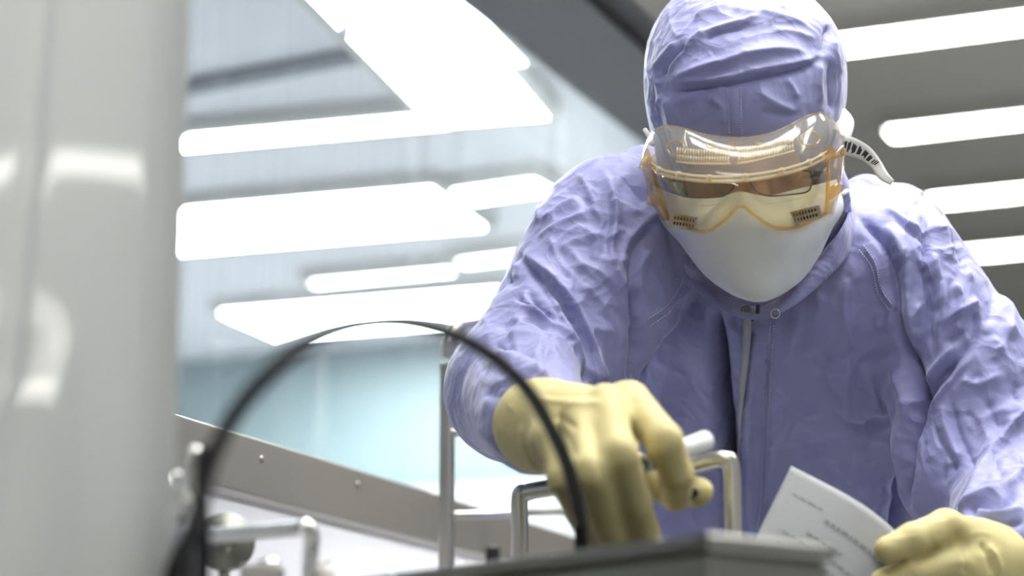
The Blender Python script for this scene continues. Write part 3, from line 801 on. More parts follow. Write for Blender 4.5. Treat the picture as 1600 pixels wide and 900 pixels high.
SUIT_FOLDS = [
    # shoulder and sleeve on the left of the picture
    ([(938, 258), (958, 300), (964, 342), (956, 388), (960, 420), (972, 455), (990, 500)], 5, 14, 6.0),
    ([(952, 300), (952, 345), (944, 385), (948, 420)], 8, 6, -3.5),
    ([(972, 275), (992, 300), (1012, 318)], 6, 6, -4), ([(985, 262), (1005, 285), (1020, 300)], 8, 8, 3.5),
    ([(1040, 325), (1000, 358), (978, 388), (968, 430)], 5, 12, 4.5), ([(1030, 345), (995, 380), (985, 420), (985, 470)], 6, 6, -4),
    ([(1020, 385), (1000, 420), (1000, 470)], 7, 10, 4),
    ([(845, 350), (880, 325), (918, 305)], 5, 10, 2.6), ([(838, 375), (880, 350), (925, 330)], 4, 8, 2.6), ([(858, 395), (890, 365), (915, 352)], 4, 7, 2.2),
    ([(870, 400), (895, 380), (930, 370), (948, 372)], 5, 8, 2.4), ([(905, 350), (930, 370), (945, 400), (950, 440)], 5, 8, 2.0),
    ([(860, 365), (868, 395), (886, 425), (905, 445)], 4, 7, 2.2), ([(890, 385), (905, 410), (925, 432), (955, 450)], 5, 6, 2.2),
    ([(880, 420), (915, 420), (940, 432), (965, 462)], 10, 5, 3.2), ([(900, 440), (935, 470), (960, 510), (975, 550)], 14, 7, 3.0),
    ([(818, 396), (834, 413), (864, 441), (893, 476), (908, 506), (921, 540), (928, 590)], 14, 4, 6.0, 'open'),
    ([(814, 404), (840, 428), (868, 462), (893, 497), (910, 540), (917, 590)], 6, 7, -6.0, 'open'),
    ([(835, 425), (855, 450), (872, 488), (885, 530), (893, 560)], 9, 4, 4.0), ([(820, 455), (842, 478), (858, 500), (870, 520)], 5, 5, -5.0),
    ([(845, 440), (865, 475), (880, 520), (905, 570)], 3.5, 4, -2.5),
    ([(800, 470), (835, 488), (864, 508), (898, 545), (921, 585), (935, 615)], 16, 5, 6.5, 'open'),
    ([(800, 464), (830, 476), (855, 492), (872, 514)], 4, 5, -4.5),
    ([(790, 492), (825, 510), (862, 533), (892, 566), (908, 600)], 8, 9, 4),
    ([(772, 515), (800, 503), (835, 507), (868, 525)], 6, 9, -3.5), ([(760, 545), (795, 541), (830, 552), (862, 578), (890, 605)], 8, 6, -5), ([(775, 530), (810, 524), (848, 535), (880, 565)], 10, 8, 3.5),
    ([(755, 580), (790, 562), (830, 572), (865, 600)], 12, 9, 4), ([(750, 620), (785, 602), (815, 605)], 9, 9, -2),
    ([(745, 660), (770, 690), (800, 720)], 12, 12, 2),
    # armpit
    ([(982, 440), (990, 478), (1000, 520), (1000, 560), (985, 610)], 9, 9, -14), ([(960, 400), (972, 446), (984, 485), (999, 524)], 7, 5, 5), ([(930, 500), (955, 535), (965, 575), (955, 610)], 14, 10, 3),
    ([(1025, 430), (1035, 480), (1020, 540), (1000, 600)], 14, 16, 4), ([(1060, 480), (1050, 560), (1030, 640), (1020, 700)], 20, 24, 5), ([(1085, 440), (1040, 478), (1010, 500)], 5, 5, 2.5),
    ([(1040, 500), (1012, 560), (1000, 620)], 12, 12, -4),
    # deep fold beside the zip
    ([(1104, 470), (1112, 545), (1121, 640), (1126, 720), (1128, 800), (1126, 900)], 3, 34, 12, 'open'), ([(1117, 478), (1127, 560), (1138, 650), (1143, 740), (1143, 900)], 6, 11, -27, 'open'),
    ([(1090, 560), (1070, 640), (1066, 720)], 18, 18, -3),
    # front flap and right breast
    ([(1182, 500), (1176, 600), (1172, 700), (1168, 900)], 5, 20, 5, 'open'), ([(1203, 520), (1198, 600), (1193, 700), (1188, 900)], 4, 4, -2.2, 'open'),
    ([(1215, 560), (1230, 620), (1220, 680), (1195, 730)], 10, 16, 4), ([(1235, 640), (1215, 680), (1200, 700)], 5, 7, 3), ([(1290, 640), (1250, 650), (1225, 700)], 9, 7, 3),
    ([(1255, 470), (1240, 520), (1225, 570)], 8, 10, 3), ([(1290, 450), (1270, 510), (1262, 560)], 8, 10, 4), ([(1330, 430), (1318, 480), (1325, 540), (1324, 640), (1327, 730)], 5, 8, 4), ([(1300, 540), (1290, 600), (1330, 640)], 10, 8, -3),
    ([(1265, 560), (1300, 580), (1345, 575)], 6, 9, 3), ([(1345, 560), (1370, 620), (1380, 660)], 12, 10, 4), ([(1280, 690), (1320, 738), (1360, 775)], 8, 8, 4), ([(1300, 640), (1340, 670), (1390, 650)], 10, 10, -4), ([(1327, 690), (1330, 730), (1322, 760)], 4, 5, 2.6),
    ([(1380, 560), (1405, 600), (1415, 640), (1405, 700), (1395, 770)], 16, 10, 6),
    # raglan seam and shoulder folds on the right
    ([(1345, 380), (1368, 412), (1380, 453), (1402, 482), (1412, 510)], 4, 5, 2.4), ([(1335, 330), (1362, 360), (1390, 400), (1402, 450), (1408, 520), (1428, 590)], 7, 5, -8),
    ([(1378, 350), (1400, 378), (1414, 420), (1420, 480), (1430, 560)], 12, 14, 7.5), ([(1440, 315), (1446, 377), (1443, 430), (1452, 493), (1457, 560)], 5, 5, -7),
    ([(1392, 335), (1420, 362), (1448, 380)], 4, 4, -4), ([(1385, 325), (1412, 345), (1445, 362)], 5, 8, 3), ([(1410, 308), (1425, 318), (1440, 322)], 4, 5, -2.5),
    ([(1450, 385), (1465, 430), (1470, 480), (1468, 540)], 5, 9, 6), ([(1453, 430), (1459, 460), (1457, 500)], 4, 4, -5), ([(1478, 440), (1462, 500), (1470, 560)], 8, 6, 3),
    ([(1440, 470), (1430, 500), (1425, 560)], 8, 6, 3.5), ([(1470, 512), (1492, 492), (1518, 478), (1532, 470)], 10, 4, 5), ([(1495, 562), (1520, 530), (1526, 500), (1520, 488)], 8, 7, -5), ([(1480, 535), (1510, 515)], 5, 6, -3.5),
    ([(1480, 360), (1500, 400), (1512, 430)], 6, 6, -3), ([(1455, 330), (1480, 372), (1484, 400), (1470, 395)], 5, 6, 3), ([(1505, 405), (1520, 440)], 4, 6, 2.5), ([(1490, 440), (1500, 470), (1490, 500)], 7, 7, 3), ([(1450, 390), (1475, 392), (1500, 385)], 4, 5, 2.6),
    ([(1560, 450), (1578, 490), (1576, 535)], 12, 8, 5), ([(1545, 520), (1570, 555), (1580, 600)], 8, 10, 3), ([(1540, 430), (1552, 470), (1545, 510)], 8, 8, -3),
    # deep crease between arm and body
    ([(1410, 520), (1425, 565), (1436, 610), (1432, 650), (1420, 690), (1412, 745), (1405, 800), (1400, 860)], 9, 9, -17, 'open'),
    ([(1512, 545), (1470, 592), (1442, 628), (1430, 660)], 6, 7, -10), ([(1500, 530), (1455, 580), (1442, 600)], 5, 6, 5), ([(1520, 555), (1480, 600), (1450, 640)], 4, 10, 4),
    ([(1452, 630), (1466, 683), (1488, 720), (1496, 740)], 4, 5, -3.5), ([(1483, 615), (1497, 673), (1516, 715), (1530, 740)], 4, 5, -3.5), ([(1468, 625), (1482, 680), (1505, 730)], 7, 7, 3),
    ([(1495, 590), (1530, 600), (1570, 580)], 8, 10, 3), ([(1545, 620), (1555, 660), (1575, 670)], 9, 8, -3), ([(1520, 640), (1545, 690), (1540, 720)], 8, 8, 2.4),
    ([(1620, 630), (1592, 655), (1563, 698), (1535, 745), (1512, 795)], 4, 16, 6), ([(1610, 730), (1592, 748), (1566, 772), (1527, 785), (1490, 806)], 5, 10, 7), ([(1600, 765), (1570, 790), (1530, 796), (1510, 806)], 5, 6, -6),
    ([(1520, 798), (1555, 806), (1605, 798)], 5, 7, 4), ([(1530, 815), (1565, 822), (1605, 818)], 5, 5, -3), ([(1552, 705), (1560, 735), (1568, 755)], 3, 4, -2.5), ([(1580, 700), (1596, 730)], 5, 5, 2.5),
]
def fine_folds(n, seed):
    """many small sharp creases; they fan out along the sleeves and hang on the body"""
    rg = random.Random(seed); out = []
    for _ in range(n):
        z = rg.random()
        if z < .42:   x, y, a0 = rg.uniform(750, 980), rg.uniform(270, 640), rg.choice((50, 60, -35, 95))
        elif z < .72: x, y, a0 = rg.uniform(1400, 1600), rg.uniform(310, 800), rg.choice((60, 100, -40, 75))
        else:         x, y, a0 = rg.uniform(1010, 1410), rg.uniform(440, 900), rg.choice((90, 80, 100, 45, 130))
        a = math.radians(a0 + rg.gauss(0, 18)); L = rg.uniform(18, 62); b = rg.uniform(-.25, .25) * L
        dx, dy = math.cos(a), math.sin(a)
        p = [(x - dx * L / 2, y - dy * L / 2), (x - dy * b, y + dx * b), (x + dx * L / 2, y + dy * L / 2)]
        s = rg.choice((1, 1, 1, -1)); w = rg.uniform(2.6, 5.5); k = rg.uniform(1, 2.8)
        out.append((p, w, w * k, s * rg.uniform(.6, 2.0)) if rg.random() < .5 else (p, w * k, w, s * rg.uniform(.6, 2.0)))
    return out
def build_suit():
    h = .0026
    V, Fc = surface(suit_f, np.array([-.115, -.56, 1.98]), np.array([.66, .20, 2.92]), h)
    V = relax(V, Fc, 1, .5)
    fc = V[Fc].mean(1)
    # open at the wrists, the neck and the waist
    cut = (seg(fc, J['foR'] + [.012, -.008, -.05], K(890, 660, 2.02), .045, .04) < 0) | (seg(fc, J['foL'] + [-.02, 0, -.045], K(1525, 880, 2.13), .030, .030) < 0)
    Fc = Fc[~cut]
    used = np.unique(Fc); mp = np.full(len(V), -1); mp[used] = np.arange(len(used)); V = V[used]; Fc = mp[Fc]
    N = normals(V, Fc)
    d = creases(V, N, SUIT_FOLDS + fine_folds(260, 5))
    da, db, dt = arm_r(V), arm_l(V), torso_f(V)
    sleeve = np.exp(-np.clip(np.minimum(da, db) / .02, 0, 9))
    d += crumple(V, 26, .0013, 11) * (.4 + .6 * sleeve) + crumple(V, 60, .0005, 23) + crumple(V, 13, .0020, 31, (1, .5, 1)) * (.55 + .45 * sleeve)
    d += .003 * vnoise(V, 8, 41)
    V = V + N * d[:, None]
    V = relax(V, Fc, 1, .12)
    return V, Fc
SV, SF = build_suit()
suit = link('coverall', np_mesh('coverall', to_world(SV), SF), m_suit, person)
BVH_S = BVHTree.FromPolygons([tuple(v) for v in SV], [tuple(q) for q in SF.tolist()])
def hit(px, py, lift=0.0, tree=None):
    d = Vector(K(px, py, 1.0)).normalized()
    loc, n, i, dist = (tree or BVH_S).ray_cast(Vector((0, 0, 0)), d)
    if loc is None: return None
    return np.array(loc) - np.array(d) * lift
V, Fc = surface(legs_f, np.array([-.10, -1.68, 2.3]), np.array([.75, -.30, 3.1]), .012)
N = normals(V, Fc); V = V + N * (crumple(V, 9, .006, 77, (1, .6, 1)))[:, None]
link('trousers', np_mesh('trousers', to_world(V), Fc), m_suit, person)
V, Fc = surface(boots_f, np.array([-.10, -1.75, 2.2]), np.array([.8, -1.2, 3.1]), .010)
link('overboots', np_mesh('overboots', to_world(V), Fc), mat('white_boot', (.7, .7, .72), .6), person)

# ------------------------------------------------------------------ hood
def supell(P, c, r, A, p=2.4):
    q = np.abs((P - c) @ A) / np.asarray(r)
    return ((q ** p).sum(1) ** (1 / p) - 1) * min(r)
def hood_f(P):
    d = supell(P, K(1163, 112, 2.375), (.100, .090, .118), HA, 2.4)
    d = smin(d, ell(P, hd(0, .030, -.01), (.084, .105, .108), HA), .02)
    d = smin(d, seg(P, K(1165, 160, 2.40), K(1172, 300, 2.43), .093, .091), .04)
    d = smin(d, seg(P, K(1172, 320, 2.45), K(1185, 395, 2.475), .098, .105), .03)
    cut = np.minimum(seg(P, K(1166, 345, 2.05), K(1168, 345, 2.36), .078, .078), seg(P, K(1172, 460, 2.05), K(1176, 440, 2.40), .082, .082))
    d = smax(d, -cut, .006)
    return d
HOOD_FOLDS = [
    ([(1012, 98), (1022, 120), (1035, 138)], 7, 4, 3), ([(1036, 139), (1060, 140), (1086, 138), (1137, 132), (1185, 121), (1230, 112), (1262, 103), (1286, 88)], 4, 5, -4.5),
    ([(1036, 130), (1086, 129), (1137, 123), (1185, 112), (1230, 103), (1262, 95), (1284, 80)], 10, 4, 3.5),
    ([(1038, 124), (1068, 118), (1095, 108), (1140, 95), (1176, 85), (1230, 80), (1274, 84)], 12, 7, 4.2), ([(1070, 126), (1110, 116), (1150, 106)], 5, 5, -2),
    ([(1286, 88), (1291, 62), (1294, 38)], 5, 5, -4), ([(1300, 55), (1306, 90), (1314, 120)], 5, 5, 3), ([(1297, 90), (1300, 140), (1304, 180)], 6, 6, -3), ([(1284, 92), (1280, 130), (1283, 165)], 5, 7, 2.6),
    ([(1040, 122), (1060, 92), (1086, 60), (1104, 46)], 5, 7, 3.2), ([(1028, 128), (1052, 92), (1074, 70)], 5, 5, -4), ([(1022, 110), (1040, 85), (1060, 62)], 6, 6, 3),
    ([(1088, 56), (1118, 45), (1150, 37), (1205, 30)], 5, 6, 3), ([(1095, 62), (1130, 50), (1170, 44)], 4, 5, -2.4), ([(1136, 8), (1170, 21), (1215, 27), (1272, 40)], 6, 5, 2.6), ([(1160, 40), (1200, 20), (1235, 8)], 5, 5, 2), ([(1080, 30), (1110, 15), (1150, 6)], 6, 6, 2.2), ([(1200, 50), (1240, 52), (1280, 62)], 7, 6, 2),
    ([(1040, 145), (1030, 165), (1022, 175)], 4, 5, 3), ([(1040, 150), (1046, 180), (1050, 205)], 5, 6, 3), ([(1015, 120), (1018, 150), (1026, 185)], 5, 6, -3), ([(1012, 150), (1024, 190)], 5, 5, 2.4),
    ([(1108, 160), (1118, 148), (1130, 134)], 5, 6, 2.2), ([(1112, 150), (1130, 170), (1132, 200)], 5, 6, 2), ([(1179, 140), (1212, 162), (1250, 178)], 6, 6, 2.4), ([(1185, 170), (1215, 180), (1255, 176)], 6, 6, -2), ([(1225, 120), (1238, 138), (1245, 155)], 5, 5, 2),
    ([(1135, 132), (1136, 170), (1138, 212)], 4, 4, -1.2), ([(1159, 130), (1160, 170), (1160, 212)], 4, 4, -1.2), ([(1147, 131), (1148, 170), (1149, 212)], 9, 9, 1.6),
    ([(1325, 262), (1318, 300), (1326, 350)], 6, 6, 4), ([(1336, 275), (1332, 310), (1338, 360)], 6, 5, -3),
]
V, Fc = surface(hood_f, np.array([.08, -.03, 2.16]), np.array([.42, .34, 2.62]), .0022)
V = relax(V, Fc, 1, .5); N = normals(V, Fc)
V = V + N * (creases(V, N, HOOD_FOLDS) + crumple(V, 30, .0016, 51) + crumple(V, 70, .0006, 57) + .0025 * vnoise(V, 16, 61))[:, None]
HV, HFc = relax(V, Fc, 1, .2), Fc
hood = link('hood', np_mesh('hood', to_world(HV), HFc), m_suit, person)
BVH_H = BVHTree.FromPolygons([tuple(v) for v in HV], [tuple(q) for q in HFc.tolist()])

# collar standing open round the neck
cb_ = [(1058, 400, 2.385), (1085, 448, 2.35), (1120, 480, 2.335), (1165, 498, 2.325), (1205, 496, 2.325), (1245, 474, 2.335), (1285, 440, 2.355), (1322, 402, 2.39), (1345, 360, 2.44)]
ct_ = [(1040, 362, 2.41), (1078, 412, 2.385), (1118, 450, 2.36), (1165, 478, 2.345), (1205, 474, 2.345), (1240, 440, 2.352), (1280, 400, 2.365), (1318, 352, 2.375), (1330, 318, 2.43)]
Cb, Ct = spline([K(*p) for p in cb_], 8), spline([K(*p) for p in ct_], 8)
G = np.stack([Cb * (1 - t) + Ct * t + np.array([0, 0, -.006]) * math.sin(math.pi * t) for t in np.linspace(0, 1, 8)])
grid_mesh('collar', G, m_suit, suit, .0022)
_n, _m, _ = G.shape; _i = np.arange(_n * _m).reshape(_n, _m)
BVH_C = BVHTree.FromPolygons([tuple(v) for v in G.reshape(-1, 3)], [tuple(q) for q in np.stack([_i[:-1, :-1], _i[:-1, 1:], _i[1:, 1:], _i[1:, :-1]], -1).reshape(-1, 4).tolist()])
def front(px, py, lift):
    c = [q for q in (hit(px, py, lift), hit(px, py, lift, BVH_C)) if q is not None]
    return min(c, key=lambda q: q[2])
# zip tape, snaps and stitching, laid on the cloth
def on_cloth(pts, lift, n=10, tree=None):
    out = []
    for p in spline(np.array(pts, float), n):
        q = hit(p[0], p[1], lift, tree)
        if q is not None: out.append(q)
    return np.array(out)
m_tape = mat('grey_zip_tape', (.36, .37, .42), .6)
L = on_cloth([(1163, 482), (1160, 540), (1155, 600), (1152, 660), (1150, 720), (1148, 800)], .004)
Rr = on_cloth([(1174, 482), (1172, 540), (1165, 600), (1160, 640), (1153, 720), (1151, 800)], .006)
n = min(len(L), len(Rr)); k = np.array([1.0] * n)
grid_mesh('zip_tape', np.stack([L[:n], (L[:n] + Rr[:n]) / 2 + [0, 0, -.001], Rr[:n]]), m_tape, suit, .0012)
m_snap = mat('dark_snap_metal', (.13, .13, .13), .3, 1.0); m_snapl = mat('snap_ring_metal', (.5, .5, .52), .25, 1.0)
def towards(p): return -M_C2W @ (p / np.linalg.norm(p))
p = front(1166, 485, .004)
sn = lathe('snap_button', to_world(p), towards(p), [(.0052, -.006), (.0052, .001), (.0042, .002), (.0036, .0012), (.0020, .0012), (.0018, .0028), (.001, .003)], m_snap, suit, 20)
p = front(1211, 490, .003); th = np.linspace(0, 2 * math.pi, 25)[:-1]
tube('snap_ring', [to_world(p) + RX * math.cos(a) * .0045 + UPV * math.sin(a) * .0045 for a in th], .0008, m_snapl, suit, 8, True)
p = front(1182, 487, .004)
bm = bmesh.new(); add_tube(bm, [to_world(p) + RX * .002 + UPV * .007, to_world(p) + RX * .001 - UPV * .002, to_world(p) - RX * .005 - UPV * .009], .0022, 8)
link('zip_slider', bm_mesh('zip_slider', bm), m_blackp, suit)
def stitches(name, lines, parent, tree=None, step=4.2, m=m_thread, lift=.0012, r=.0005):
    bm = bmesh.new()
    for pts in lines:
        s = spline(np.array(pts, float), 12); Ls = np.r_[0, np.cumsum(np.hypot(*np.diff(s, axis=0).T))]
        for t in np.arange(0, Ls[-1] - step, step):
            a = [np.interp(t, Ls, s[:, c]) for c in (0, 1)]; b = [np.interp(t + step * .6, Ls, s[:, c]) for c in (0, 1)]
            A, B = hit(*a, lift, tree), hit(*b, lift, tree)
            if A is None or B is None or np.linalg.norm(A - B) > .008: continue
            add_tube(bm, [to_world(A), to_world(B)], r, 4)
    o = link(name, bm_mesh(name, bm), m, parent); o['kind'] = 'stuff'; return o
stitches('stitching', [[(1204, 505), (1200, 560), (1197, 620), (1193, 700), (1188, 790), (1182, 830)], [(1209, 508), (1206, 560), (1203, 620), (1199, 700), (1195, 790)],
                       [(1083, 405), (1062, 448), (1040, 480), (1010, 500)], [(1090, 412), (1068, 455), (1046, 487), (1012, 512)],
                       [(1350, 384), (1368, 412), (1378, 453), (1400, 483)], [(1342, 390), (1362, 418), (1372, 458), (1392, 488)],
                       [(1528, 842), (1555, 836), (1590, 842)]], suit)
stitches('stitching', [[(1137, 138), (1138, 175), (1140, 212)], [(1157, 136), (1158, 175), (1160, 212)]], hood, BVH_H)
# ------------------------------------------------------------------ gloves
m_glove = mat('cream_latex', (.58, .515, .255), .72)
m_glove.node_tree.nodes['Principled BSDF'].inputs['Subsurface Weight'].default_value = .06
noise_bump(m_glove, 90, .0012, .35)
GLR_FOLDS = [([(835, 622), (870, 628), (915, 630), (945, 628)], 4, 5, 1.6), ([(848, 650), (880, 655), (905, 672)], 5, 6, -1.8), ([(826, 690), (838, 718), (850, 735)], 6, 5, -2.2), ([(815, 660), (822, 700), (840, 740)], 5, 6, 2),
             ([(925, 650), (932, 700), (945, 760)], 4, 5, -1.5), ([(985, 650), (998, 690), (1008, 712)], 4, 4, -2), ([(868, 660), (890, 690), (900, 720)], 6, 6, -1.5), ([(858, 640), (866, 690), (876, 730)], 5, 5, 1.4)]
GLL_FOLDS = [([(1530, 845), (1545, 870), (1552, 900)], 4, 4, -2.4), ([(1542, 848), (1558, 872), (1566, 900)], 4, 4, 2), ([(1500, 850), (1510, 880), (1505, 900)], 6, 6, -2), ([(1470, 850), (1450, 868), (1420, 880)], 5, 6, -2), ([(1492, 830), (1500, 850)], 4, 5, -1.4)]
for f, lo, hi, fo, se in ((glove_r, K(770, 900, 1.80) - .02, K(1130, 560, 2.20) + .02, GLR_FOLDS, 71), (glove_l, np.array([.26, -.37, 2.0]), np.array([.50, -.19, 2.26]), GLL_FOLDS, 73)):
    V, Fc = surface(f, np.minimum(lo, hi), np.maximum(lo, hi), .0023)
    V = relax(V, Fc, 1, .5); N = normals(V, Fc)
    V = V + N * (creases(V, N, fo) + crumple(V, 45, .0008, se) + .0012 * vnoise(V, 35, se))[:, None]
    V = relax(V, Fc, 1, .3)
    link('glove', np_mesh('glove', to_world(V), Fc), m_glove, person)
# rolled cuff edges
def cuff(c, ax_, r, name_parent):
    ax_ = ax_ / np.linalg.norm(ax_); ref = np.array([0, 1, 0.]); u = np.cross(ax_, ref); u /= np.linalg.norm(u); v = np.cross(ax_, u)
    pts = [to_world(c + (u * math.cos(a) + v * math.sin(a)) * r * (1 + .03 * math.sin(3 * a))) for a in np.linspace(0, 2 * math.pi, 40)[:-1]]
    tube('glove_cuff', pts, .0024, m_glove, name_parent, 8, True)
cuff(J['wrR'] + [-.004, .003, .045], K(890, 660, 2.02) - J['wrR'] - [-.004, .003, .02], .043, person)
cuff(K(1558, 884, 2.185), K(1525, 880, 2.13) - K(1558, 884, 2.185), .043, person)

# ------------------------------------------------------------------ white mask
m_mask = mat('white_mask_cloth', (.60, .615, .65), .8)
m_mask.node_tree.nodes['Principled BSDF'].inputs['Subsurface Weight'].default_value = .05
noise_bump(m_mask, 160, .0006, .3)
def mask():
    top = [(1014, 284, 2.372), (1050, 300, 2.295), (1090, 307, 2.255), (1120, 306, 2.235), (1140, 300, 2.215), (1156, 296, 2.205), (1174, 299, 2.215), (1196, 304, 2.232), (1225, 297, 2.252), (1262, 288, 2.292), (1312, 276, 2.372)]
    mid = [(1026, 338, 2.372), (1054, 350, 2.290), (1082, 358, 2.245), (1110, 358, 2.215), (1135, 354, 2.203), (1158, 352, 2.199), (1182, 352, 2.203), (1212, 352, 2.212), (1250, 345, 2.245), (1290, 338, 2.285), (1322, 318, 2.350)]
    low = [(1056, 372, 2.345), (1072, 392, 2.300), (1092, 404, 2.262), (1114, 410, 2.235), (1140, 414, 2.222), (1164, 415, 2.218), (1190, 414, 2.220), (1218, 408, 2.232), (1250, 398, 2.255), (1280, 382, 2.295), (1304, 352, 2.350)]
    bot = [(1086, 412, 2.345), (1098, 425, 2.318), (1112, 438, 2.288), (1130, 450, 2.262), (1152, 463, 2.245), (1176, 470, 2.238), (1200, 468, 2.242), (1222, 458, 2.258), (1245, 443, 2.282), (1262, 425, 2.312), (1278, 402, 2.350)]
    und = [(1100, 416, 2.375), (1112, 425, 2.352), (1124, 434, 2.330), (1140, 442, 2.312), (1158, 448, 2.300), (1178, 450, 2.296), (1198, 448, 2.300), (1216, 442, 2.312), (1232, 432, 2.330), (1246, 420, 2.352), (1258, 405, 2.375)]
    rows = [spline([K(*p) for p in r], 9) for r in (top, mid, low, bot, und)]
    R_ = np.stack(rows, 0); G = spline(R_.reshape(5, -1), 18).reshape(-1, R_.shape[1], 3)
    V = G.reshape(-1, 3); n, m = G.shape[:2]; idx = np.arange(n * m).reshape(n, m)
    Fc = np.stack([idx[:-1, :-1], idx[:-1, 1:], idx[1:, 1:], idx[1:, :-1]], -1).reshape(-1, 4)
    V = relax(V, Fc, 12, .5); N = normals(V, Fc)
    fl = [([(1075, 388), (1115, 425), (1165, 452)], 8, 8, 1.0), ([(1268, 350), (1240, 390), (1215, 420)], 10, 8, 1.3), ([(1180, 355), (1182, 390), (1180, 440)], 30, 30, 1.2), ([(1150, 420), (1190, 432), (1235, 425)], 5, 7, -.9), ([(1110, 430), (1150, 440), (1180, 436)], 5, 6, .9),
          ([(1062, 350), (1075, 372), (1095, 385)], 4, 5, -1.6), ([(1290, 318), (1300, 340), (1290, 365)], 6, 5, -2), ([(1200, 365), (1230, 372), (1270, 362)], 5, 7, .9), ([(1090, 365), (1115, 385), (1125, 410)], 6, 8, .8)]
    V = V + N * (creases(V, N, fl) * np.sign(-(N * V).sum(1)) + .0010 * vnoise(V, 45, 81) + .0016 * vnoise(V, 18, 83))[:, None]
    o = link('face_mask', np_mesh('face_mask', to_world(V), Fc), m_mask, person)
    md = o.modifiers.new('thickness', 'SOLIDIFY'); md.thickness = .0014; md.offset = 0
    return o, BVHTree.FromPolygons([tuple(v) for v in V], [tuple(q) for q in Fc.tolist()])
mask_o, BVH_M = mask()
stitches('stitching', [[(1062, 314), (1100, 321), (1135, 317)], [(1188, 320), (1230, 314), (1285, 303)]], mask_o, BVH_M, 4.6, mat('grey_thread', (.42, .42, .42), .8), .0012, .0004)
for pts in ([(1040, 318, 2.335), (1022, 312, 2.38), (1004, 306, 2.42)], [(1312, 306, 2.345), (1322, 300, 2.39), (1326, 294, 2.42)]):
    tube('ear_band', [W(*p) for p in pts], .003, m_mask, mask_o, 8, flat=(HF @ M_C2W.T, .4))

# ------------------------------------------------------------------ eyeglasses
m_rim = mat('dark_rim_metal', (.05, .045, .05), .25, 1.0)
def clear(name, tint, rough, diff=0.0, dcol=(.9, .85, .7), ior=1.45):
    m = bpy.data.materials.new(name); m.use_nodes = True; m.node_tree.nodes.clear()
    tr = nd(m, 'ShaderNodeBsdfTransparent'); tr.inputs[0].default_value = (*tint, 1)
    gl = nd(m, 'ShaderNodeBsdfGlossy'); gl.inputs['Roughness'].default_value = rough
    fr = nd(m, 'ShaderNodeFresnel'); fr.inputs[0].default_value = ior
    ge = nd(m, 'ShaderNodeNewGeometry'); mb = nd(m, 'ShaderNodeMath', operation='SUBTRACT'); mb.inputs[0].default_value = 1
    mf = nd(m, 'ShaderNodeMath', operation='MULTIPLY'); lk(m, ge.outputs['Backfacing'], mb.inputs[1]); lk(m, mb.outputs[0], mf.inputs[0]); lk(m, fr.outputs[0], mf.inputs[1])
    m1 = nd(m, 'ShaderNodeMixShader'); lk(m, mf.outputs[0], m1.inputs[0]); lk(m, tr.outputs[0], m1.inputs[1]); lk(m, gl.outputs[0], m1.inputs[2])
    last = m1
    if diff:
        df = nd(m, 'ShaderNodeBsdfDiffuse'); df.inputs[0].default_value = (*dcol, 1)
        tl_ = nd(m, 'ShaderNodeBsdfTranslucent'); tl_.inputs[0].default_value = (*dcol, 1)
        a = nd(m, 'ShaderNodeMixShader'); a.inputs[0].default_value = .5; lk(m, df.outputs[0], a.inputs[1]); lk(m, tl_.outputs[0], a.inputs[2])
        m2 = nd(m, 'ShaderNodeMixShader'); m2.inputs[0].default_value = diff; lk(m, m1.outputs[0], m2.inputs[1]); lk(m, a.outputs[0], m2.inputs[2]); last = m2
    o = nd(m, 'ShaderNodeOutputMaterial'); lk(m, last.outputs[0], o.inputs[0])
    return m
m_specl = clear('spectacle_lens', (.93, .93, .94), .02)
gk = empty('eyeglasses', tuple(W(1158, 285, 2.225)), None, None); gk.parent = person; gk.location = Vector(gk.location) - Vector(person.location)
def eye_rim(pts):
    P = spline([W(*p) for p in pts], 6, True)
    tube('rim', P, .00085, m_rim, gk, 8, True)
    bm = bmesh.new(); c = P.mean(0); cv = bm.verts.new(c); vs = [bm.verts.new(p) for p in P]
    for i in range(len(vs)): bm.faces.new((cv, vs[i], vs[(i + 1) % len(vs)]))
    o = link('spectacle_lens', bm_mesh('spectacle_lens', bm), m_specl, gk)
    md = o.modifiers.new('thickness', 'SOLIDIFY'); md.thickness = .0012
eye_rim([(1054, 278, 2.245), (1070, 272, 2.235), (1110, 272, 2.222), (1142, 275, 2.215), (1149, 283, 2.214), (1143, 297, 2.216), (1127, 307, 2.221), (1090, 309, 2.230), (1063, 305, 2.241), (1055, 293, 2.246)])
eye_rim([(1171, 281, 2.214), (1180, 274, 2.214), (1220, 268, 2.222), (1252, 266, 2.236), (1266, 270, 2.246), (1268, 284, 2.247), (1262, 299, 2.243), (1235, 304, 2.231), (1200, 306, 2.221), (1180, 297, 2.216)])
tube('bridge', spline([W(1149, 282, 2.214), W(1160, 277, 2.211), W(1171, 281, 2.214)], 5), .0010, m_rim, gk, 8)
for pts in ([(1054, 283, 2.246), (1044, 280, 2.250), (1038, 278, 2.262), (1034, 270, 2.33), (1030, 262, 2.40)], [(1268, 277, 2.247), (1276, 272, 2.250), (1284, 268, 2.262), (1290, 262, 2.33), (1296, 256, 2.40)]):
    tube('temple', [W(*p) for p in pts], .0017, m_rim, gk, 8)
    box('hinge', W(*pts[1]), (.0062, .006, .0075), m_rim, gk, M_C2W, .001)

